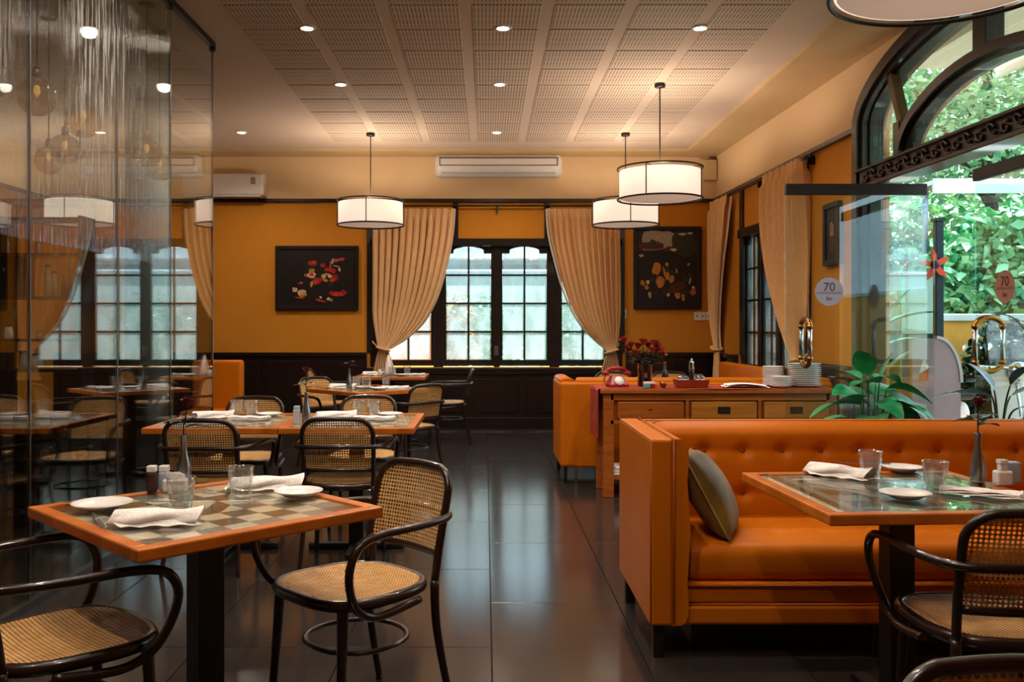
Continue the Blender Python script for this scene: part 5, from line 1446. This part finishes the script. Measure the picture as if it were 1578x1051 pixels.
# ------------------------------------------------------------------ behind the partition on the left
t = thing('pale_column', 'pale blue-grey round column behind the glass partition', 'column', (-2.62, 7.05, 0))
t['kind'] = 'structure'
del t['category']
b = nb(); lathe(b, [(0, .9), (.165, .9), (.165, HC), (0, HC)], 40); obj('shaft', b, mat('pale_column_paint', 'b4c4c8', .5, base2='a8b8be', scale=2), t)
b = nb(); lathe(b, [(0, 0), (.19, 0), (.19, .9), (0, .9)], 40); obj('column_base', b, DARK, t)
sf = thing('shelf_rack', 'dark open shelving with bottles and boxes, far left behind the glass', 'shelf', (-4.35, 8.5, 0))
for z in (2.30, 1.97, 1.57, 1.18, .9):
    pbox('shelf_board', DARK, sf, -.85, .63, -.15, .15, z-.02, z+.005)
for x in (-.85, -.12, .62): pbox('upright', DARK, sf, x-.015, x+.015, -.15, .15, 0, 2.32)
r = random.Random(8)
def rack_x(px): return (px-VX)*8.5/F
for px, w_, h_, z, m, lb, nm in ((14, .03, .16, 1.975, SHELL, 'pale bottle on the top shelf at the left edge', 'bottle'), (60, .05, .11, 1.975, SHELL, 'small white jar on the top shelf behind the glass', 'jar'),
                             (3, .13, .27, 1.575, WATERY, 'pale grey box on the second shelf at the left edge', 'box'), (33, .2, .40, 1.575, BLACK, 'large black box on the second shelf', 'box'),
                             (76, .055, .30, 1.575, CREAM, 'tall cream canister on the second shelf', 'canister'), (86, .045, .24, 1.575, CREAM, 'shorter cream canister beside the tall one', 'canister'),
                             (101, .05, .20, 1.575, DARK, 'dark bottle right of the canisters', 'bottle'), (110, .05, .26, 1.575, DWOOD, 'amber-brown bottle right of the dark one on the second shelf', 'bottle'), (120, .05, .23, 1.575, DWOOD, 'amber bottle at the right end of the second shelf', 'bottle'),
                             (12, .12, .12, 1.185, SHELL, 'white crockery on the third shelf at the left edge', 'jar'), (62, .04, .06, 1.185, SHELL, 'little white ornament alone on the third shelf', 'ornament'),
                             (8, .09, .2, .905, BLACK, 'black jug on the lowest shelf', 'jug'), (42, .12, .17, .905, WATERY, 'pale pot on the lowest shelf', 'pot'), (60, .1, .14, .905, SHELL, 'white pot right of the pale one, lowest shelf', 'pot')):
    t = thing(nm if nm != 'box' else 'storage_box', lb, nm, (rack_x(px), 8.47, z))
    if nm == 'box': pbox('box_body', m, t, -w_/2, w_/2, -.08, .08, 0, h_*.85, bev=.004, seg=1); pbox('lid', m, t, -w_/2-.004, w_/2+.004, -.085, .085, h_*.85, h_, bev=.004, seg=1)
    else:
        q = w_/2; nk = q*(.4 if nm == 'bottle' else .85)
        b = nb(); lathe(b, [(0, 0), (q, 0), (q, h_*.6), (nk, h_*.78), (nk, h_*.93), (0, h_*.93)], 14); obj('vessel', b, m, t)
        b = nb(); lathe(b, [(0, h_*.93), (nk*1.1, h_*.93), (nk*1.1, h_), (0, h_)], 12); obj('stopper', b, BLACK, t)
wr = thing('wine_rack', 'dark lattice wine rack standing low behind the partition', 'rack', (-2.75, 6.0, 0))
for i in range(6): pbox('rack_post', DARK, wr, -.30+i*.12-.008, -.30+i*.12+.008, -.12, .12, 0, .72)
for j in range(6): pbox('rack_slat', DARK, wr, -.31, .31, -.12, .12, j*.14, j*.14+.014)
bo = thing('wine_bottle', 'x', 'bottle', (0, 0, 0), 0, 'wine bottles in the lattice rack')
b = nb(); lathe(b, [(0, 0), (.037, 0), (.038, .01), (.038, .18), (.014, .23), (.014, .3), (0, .3)], 14); obj('glass_body', b, mat('amber_bottle', '8a5a1c', .2, base2='6a3c10', scale=6), bo)
b = nb(); lathe(b, [(0, .3), (.016, .27), (.016, .305), (0, .306)], 10); obj('capsule', b, REDBOX, bo)
for (i, j) in ((0, 4), (1, 4), (2, 4), (1, 3), (3, 3)):
    o = place(bo, (-2.75-.24+.12*i, 5.9, .016+j*.14+.038), 0, 'amber wine bottle in the lattice rack, %s column, %s row' % (['leftmost', 'second', 'third', 'fourth'][i], 'upper' if j == 4 else 'lower'))
    o.rotation_euler = (R_(-90), 0, 0)

# ------------------------------------------------------------------ outside
g = struct('trim_30'); 
gr = nb(); box(gr, 3.35, 30, -16, 40, -.25, -.02); ground = struct('floor_garden', gr, GRAVEL)
gr = nb(); box(gr, -14, 3.3, D+.27, 40, -.25, -.02); struct('floor_yard', gr, GRAVEL)
bpy.data.objects.remove(g)
# eave over the back window, porch over the door
e = struct('trim_31', None)
pbox('eave_board', SHELL, e, -3, 3.1, D+.26, D+.34, 2.72, 2.80)
e = struct('trim_32', None)
pm = mat('porch_paint', 'fcf4ea', .8, base2='f6ecdf', scale=2)
for i in range(9): pbox('porch_board', pm, e, 2.6, 12.0, 3.86, 3.9, .26+.2*i, .26+.2*i+.192, f=lambda s, h, d: rw(s, h, d))
pbox('porch_fascia', pm, e, 2.6, 12.0, 3.78, 3.96, 2.08, 2.14, f=lambda s, h, d: rw(s, h, d))

def wall_piece(name, label, c, sx_, sy_, h, m, rot=0, coping=True):
    t = thing(name, label, 'wall', c, rot)
    b = nb(); box(b, -sx_/2, sx_/2, -sy_/2, sy_/2, 0, h); obj('wall_body', b, m, t)
    if coping: b = nb(); box(b, -sx_/2-.03, sx_/2+.03, -sy_/2-.04, sy_/2+.04, h, h+.08, bev=.01); obj('coping', b, PALEW, t)
    return t
wall_piece('garden_wall', 'low yellow garden wall beyond the glass doors', (5.8, 10.4, -.02), 4.6, .25, 1.38, OUTW)
wall_piece('garden_wall', 'long yellow side wall of the garden, out of view, mirrored in the open door', (8.2, -2.5, -.02), .25, 22, 1.95, OUTW)
wall_piece('yard_wall', 'yellow wall outside the left end of the back window', (-1.45, 13.2, -.02), 1.5, .2, 1.42, OUTW)
wall_piece('yard_wall', 'pale long wall across the yard outside the back window', (0, 17.5, -.02), 14, .25, 2.3, PALEW)
# corrugated canopy seen through the top panes
t = thing('yard_canopy', 'pale slatted canopy roof seen through the upper window panes', 'canopy', (0, 16.2, 0))
for k in range(12):
    b = nb(); box(b, -3+k*.5-.2, -3+k*.5+.24, -.9, .5, 2.42, 2.45); obj('roof_slat', b, PALEW if k % 2 else SHELL, t)
for k in range(3):
    b = nb(); box(b, -3, 3, -.9+.6*k, -.84+.6*k, 2.34, 2.42); obj('roof_beam', b, STEEL, t)
for x in (-2.8, 2.8):
    b = nb(); box(b, x-.04, x+.04, -.04, .04, 0, 2.36); obj('post', b, STEEL, t)

def cloud(bm, c, rad, n, size, seed, shape=None):
    r = random.Random(seed); c = Vector(c)
    for _ in range(n):
        while True:
            p = Vector((r.uniform(-1, 1), r.uniform(-1, 1), r.uniform(-1, 1)))
            if .25 < p.length < 1: break
        q = c+Vector((p.x*rad[0], p.y*rad[1], p.z*rad[2]))
        d = Vector((r.uniform(-1, 1), r.uniform(-1, 1), r.uniform(-.6, .5))).normalized(); s = d.cross(Vector((r.uniform(-1, 1), r.uniform(-1, 1), r.uniform(-1, 1)))).normalized()
        L = size*r.uniform(.6, 1.3); w_ = L*.3; nr = d.cross(s)
        m_ = bm.verts.new(q+d*L*.5-nr*w_*.45); a_ = bm.verts.new(q); e_ = bm.verts.new(q+d*L-Vector((0, 0, L*.12)))
        l_ = bm.verts.new(q+d*L*.42+s*w_); r_ = bm.verts.new(q+d*L*.42-s*w_)
        for tri in ((a_, m_, l_), (l_, m_, e_), (a_, r_, m_), (r_, e_, m_)):
            fc = bm.faces.new(tri); fc.smooth = True
def tree(name, label, c, trunk_h, crown_c, crown_r, n, size, seed, m=LEAFT, group=None, tr=.09):
    t = thing(name, label, 'tree', c, 0, group)
    b = nb(); r = random.Random(seed)
    tube(b, catmull([(0, 0, -.02), (.05, .05, trunk_h*.5), (crown_c[0]*.5, crown_c[1]*.5, trunk_h), (crown_c[0], crown_c[1], crown_c[2])], 5), [tr, tr*.35], seg=9)
    for k in range(6):
        a = r.uniform(0, 6.3); tube(b, catmull([(crown_c[0]*.5, crown_c[1]*.5, trunk_h*(.8+.06*k)), (crown_c[0]+.4*math.cos(a)*crown_r[0], crown_c[1]+.4*math.sin(a)*crown_r[1], crown_c[2]-.2), (crown_c[0]+.8*math.cos(a)*crown_r[0], crown_c[1]+.8*math.sin(a)*crown_r[1], crown_c[2]+.3)], 4), [tr*.35, .01], seg=6)
    obj('trunk', b, BARK, t)
    b = nb(); cloud(b, crown_c, crown_r, n, size, seed+1); o = obj('foliage', b, m, t, normals=False); o['kind'] = 'stuff'
def shrub(label, c, rad, n, size, seed, m=LEAFB, group=None):
    t = thing('shrub', label, 'shrub', c, 0, group)
    b = nb(); r = random.Random(seed)
    for k in range(7):
        a = r.uniform(0, 6.3); tube(b, catmull([(0, 0, -.02), (.3*rad[0]*math.cos(a), .3*rad[1]*math.sin(a), rad[2]*.6), (.7*rad[0]*math.cos(a), .7*rad[1]*math.sin(a), rad[2]*1.4)], 4), [.018, .006], seg=5)
    obj('branches', b, BARK, t)
    b = nb(); cloud(b, (0, 0, rad[2]), rad, n, size, seed); o = obj('foliage', b, m, t, normals=False); o['kind'] = 'stuff'
tree('garden_tree', 'leafy tree with grey trunk seen through the arched fanlight', (8.0, 14.2, 0), 3.2, (.0, .3, 5.3), (2.8, 2.2, 2.0), 16000, .14, 21, tr=.16)
tree('garden_tree', 'smaller tree at the left of the arch above the yellow wall', (5.0, 17.6, 0), 2.6, (0, 0, 4.0), (1.6, 1.3, 1.7), 7000, .14, 25)
shrub('big-leaved pale green climber filling the upper glass doors', (6.65, 11.5, 0), (1.25, .5, 1.4), 5200, .19, 31, LEAFB)
shrub('large green bush at the right picture edge beyond the doors', (9.3, 11.3, 0), (1.2, .6, 1.4), 3600, .2, 32, LEAFB)
shrub('low dark green planting right of the orange ornament', (5.5, 9.6, .0), (.5, .3, .7), 1500, .13, 33, LEAFD)
shrub('low bright planting in front of the yellow wall at the right', (6.4, 9.6, .0), (.6, .35, .62), 1400, .14, 34, LEAFB)
shrub('dark green shrub outside the side window', (4.3, 13.7, 0), (.9, 1.1, 1.3), 3600, .13, 35, LEAFD)
shrub('bright green shrub outside the side window, nearer the garden wall', (4.6, 15.8, 0), (1.0, 1.0, 1.6), 3600, .13, 36, LEAFB)
shrub('green and orange shrub outside the left pane of the back window', (-.45, 14.0, 0), (.38, .4, .95), 1100, .12, 37, mat('autumn_leaf', '4f9a5c', .5, base2='d88a3c', island=True))
shrub('dense green shrub across the yard behind the back window, left', (-.1, 16.4, 0), (.8, .5, .95), 1600, .13, 38, LEAFB)
shrub('dense green shrub across the yard behind the back window, right', (1.75, 16.2, 0), (.8, .5, .95), 1600, .13, 39, LEAFB)
shrub('tall green bush behind the yellow wall, left of the orange star', (4.62, 11.5, 0), (.4, .4, 1.35), 3200, .16, 41, LEAFB)
tree('garden_tree', 'garden tree beside the side wall, mirrored in the open door', (7.2, .5, 0), 2.4, (0, 0, 3.4), (1.2, 1.6, 1.3), 5000, .15, 51, tr=.12)
shrub('tall pale hedge closing the garden behind the awning', (9.5, 18.2, 0), (3.4, .7, 2.1), 6500, .24, 42, LEAFT)
# white awning band
t = thing('garden_awning', 'white awning band above the foliage beyond the doors', 'awning', (7.0, 12.6, 0))
b = nb(); box(b, -.95, 2.6, -.3, .3, 3.22, 3.28); obj('awning_top', b, SHELL, t)
b = nb(); box(b, -.95, 2.6, -.33, -.3, 3.10, 3.3); obj('awning_front', b, SHELL, t)
for x in (-.9, 2.5): 
    b = nb(); box(b, x-.03, x+.03, -.03, .03, 0, 3.22); obj('post', b, STEEL, t)
# post with star ornament
t = thing('garden_post', 'dark teal metal post carrying the orange star ornament', 'post', (dp(1446, 0, 8.5).x, 8.5, -.02))
b = nb(); box(b, -.035, .035, -.035, .035, 0, 2.3, bev=.005); obj('shaft', b, TEALM, t); b = nb(); box(b, -.05, .05, -.05, .05, 2.3, 2.33); obj('cap', b, TEALM, t)
t = thing('star_ornament', 'bright orange five-petalled star ornament on the dark teal post', 'ornament', (dp(1441, 0, 8.4).x, 8.41, 1.87))
for k in range(5):
    a = PI/2+.1+k*2*PI/5; b = nb()
    prism(b, [(.03*math.cos(a-.9), .03*math.sin(a-.9)), (.10*math.cos(a-.26), .10*math.sin(a-.26)), (.16*math.cos(a+.06), .16*math.sin(a+.06)), (.11*math.cos(a+.3), .11*math.sin(a+.3)), (.03*math.cos(a+.9), .03*math.sin(a+.9))], -.006, .006, lambda x, z, d: Vector((x, d+x*.1, z)))
    obj('petal', b, ORANGEP, t)
b = nb(); sphere(b, (0, -.01, 0), .04, seg=12, rings=8); obj('centre_disc', b, BLACK, t)
# second ornament seen through the open door
t = thing('heliconia', 'orange-red pointed flower seen through the open door left of the star', 'flower', (dp(1386, 0, 9).x, 9.0, 0))
b = nb(); tube(b, [(0, 0, -.02), (.02, 0, 1.9)], .012, seg=6); obj('stem', b, LEAFP, t)
for a, L in ((.9, .15), (.3, .13), (-.1, .1)):
    b = nb(); lance(b, (.0, 0, 1.8+.04*a), (math.cos(a), -.1, math.sin(a)), L, .03, curve=0); obj('bract', b, ORANGEP, t, normals=False)
t = thing('banana_plant', 'dark green tall leafy plant through the open door glass', 'plant', (dp(1352, 0, 8.7).x, 8.7, 0))
for k, (a, z, L) in enumerate(((.5, 1.3, .6), (1.2, 1.2, .7), (2.4, 1.2, .6), (1.7, 1.4, .7), (-.4, 1.1, .5), (3.4, 1.1, .5), (.9, .8, .6))):
    b = nb(); tube(b, [(0, 0, -.02), (.05*math.cos(a), 0, z)], .015, seg=6); obj('stem', b, LEAFP, t)
    b = nb(); broad_leaf(b, (.05*math.cos(a), 0, z), (math.cos(a), -.2, abs(math.sin(a))), L, .12, .25); obj('leaf', b, mat('banana_leaf', '1a5a40', .4, base2='2f8a58', scale=7) if 'banana_leaf' not in MATS else MATS['banana_leaf'], t, normals=False)
# pale green electrical cabinet
t = thing('metal_cabinet', 'pale green metal cabinet standing in the garden behind the open door', 'cabinet', (dp(1404, 0, 9.9).x, 9.9, 0))
cm = mat('pale_green_metal', 'b8d8cc', .4, base2='a4c8bc', scale=3)
b = nb(); box(b, -.2, .2, -.15, .15, 1.22, 1.85, bev=.01); obj('cabinet_body', b, cm, t); b = nb(); box(b, -.22, .22, -.17, .17, 1.85, 1.88, bev=.004); obj('cabinet_top', b, SHELL, t)
b = nb(); box(b, -.17, .0, -.165, -.15, 1.27, 1.8, bev=.004); obj('cabinet_door', b, cm, t)
b = nb(); box(b, -.18, .18, -.13, .13, -.02, 1.22); obj('cabinet_stand', b, TEALM, t)
# pinkish board
bx_, by_ = dp(1441, 0, 7.5).x, 7.5
t = thing('round_topped_board', 'pinkish grey round-topped board with a red and white sticker, outside the door', 'board', (bx_, by_, -.02), -.1)
pts = [(-.19, 0), (.19, 0)]+[(.19*math.cos(t_)*1.0, .86+.36*math.sin(t_)) for t_ in [PI/2*k/10 for k in range(11)]]+[(-.19, 1.22)]
b = nb(); prism(b, pts, -.03, .03, lambda x, z, d: Vector((x, d, z))); obj('board', b, PINKG, t)
b = nb(); ribbon(b, [(.195*math.cos(t_), .86+.37*math.sin(t_)) for t_ in [PI/2*k/12 for k in range(13)]], .012, -.04, .04, lambda x, z, d: Vector((x, d, z))); obj('metal_rim', b, STEEL, t)
b = nb(); prism(b, [(-.14, .93), (-.06, .98), (-.1, 1.06)], -.033, -.031, lambda x, z, d: Vector((x, d, z))); obj('sticker', b, CERAMIC, t)
b = nb(); prism(b, [(-.14, .86), (-.07, .88), (-.06, .975), (-.13, .93)], -.034, -.031, lambda x, z, d: Vector((x, d, z))); obj('sticker', b, ORANGEP, t)
# scooter behind it
sc = thing('motor_scooter', 'pale motor scooter with tall rounded windscreen parked outside the right door', 'scooter', (dp(1515, 0, 7.6).x, 7.75, -.02), R_(-75))
b = nb()
for x in (-.62, .58):
    tube(b, [(x+.2*math.cos(a), 0, .22+.2*math.sin(a)) for a in [2*PI*k/24 for k in range(24)]], .045, seg=8, closed=True)
obj('tyres', b, BLACK, sc)
b = nb()
for x in (-.62, .58): lathe(b, [(0, -.03), (.15, -.03), (.15, .03), (0, .03)], 16, (0, 0, 0))
for v in b.verts: v.co = Vector((v.co.x, v.co.z, v.co.y))
h_ = len(b.verts)//2
b.verts.ensure_lookup_table()
for i, v in enumerate(b.verts): v.co += Vector((-.62 if i < h_ else .58, 0, .22))
obj('wheel_hubs', b, STEEL, sc)
b = nb(); grid(b, lambda u, v: Vector((.50-.12*v+.10*math.cos((u-.5)*2.6)-.05, .24*(2*u-1)*(1-.25*v), .35+.62*v)), 12, 10); obj('leg_shield', b, SHELL, sc, normals=False)
b = nb(); box(b, -.35, .42, -.14, .14, .28, .36, bev=.03); obj('floorboard', b, SHELL, sc)
b = nb(); box(b, -.75, -.15, -.17, .17, .34, .68, bev=.12, seg=5); obj('rear_body', b, SHELL, sc)
b = nb(); box(b, -.78, -.1, -.13, .13, .68, .77, bev=.04, seg=3); obj('saddle', b, BLACK, sc)
b = nb(); tube(b, catmull([(.35, -.33, 1.0), (.38, -.12, .98), (.38, .12, .98), (.35, .33, 1.0)], 5), .016, seg=8); tube(b, [(.56, 0, .25), (.40, 0, .98)], .03, seg=8); obj('handlebar', b, CHROME, sc)
b = nb(); sphere(b, (.47, 0, .95), .09, sx=.9, seg=14, rings=10); obj('headlamp', b, CHROME, sc)
b = nb()
def ws(u, v): 
    y = (2*u-1); top = math.sqrt(max(0, 1-y*y*.97)); return Vector((.46-.16*v*top-.05*y*y, .23*y, .98+.44*v*(.35+.65*top)))
grid(b, ws, 18, 10); obj('windscreen', b, CLEARP, sc, normals=False)
b = nb(); tube(b, [ws(0, k/6) for k in range(7)]+[ws(k/18, 1) for k in range(1, 19)]+[ws(1, 1-k/6) for k in range(1, 7)], .006, seg=6); obj('windscreen_rim', b, BLACK, sc)
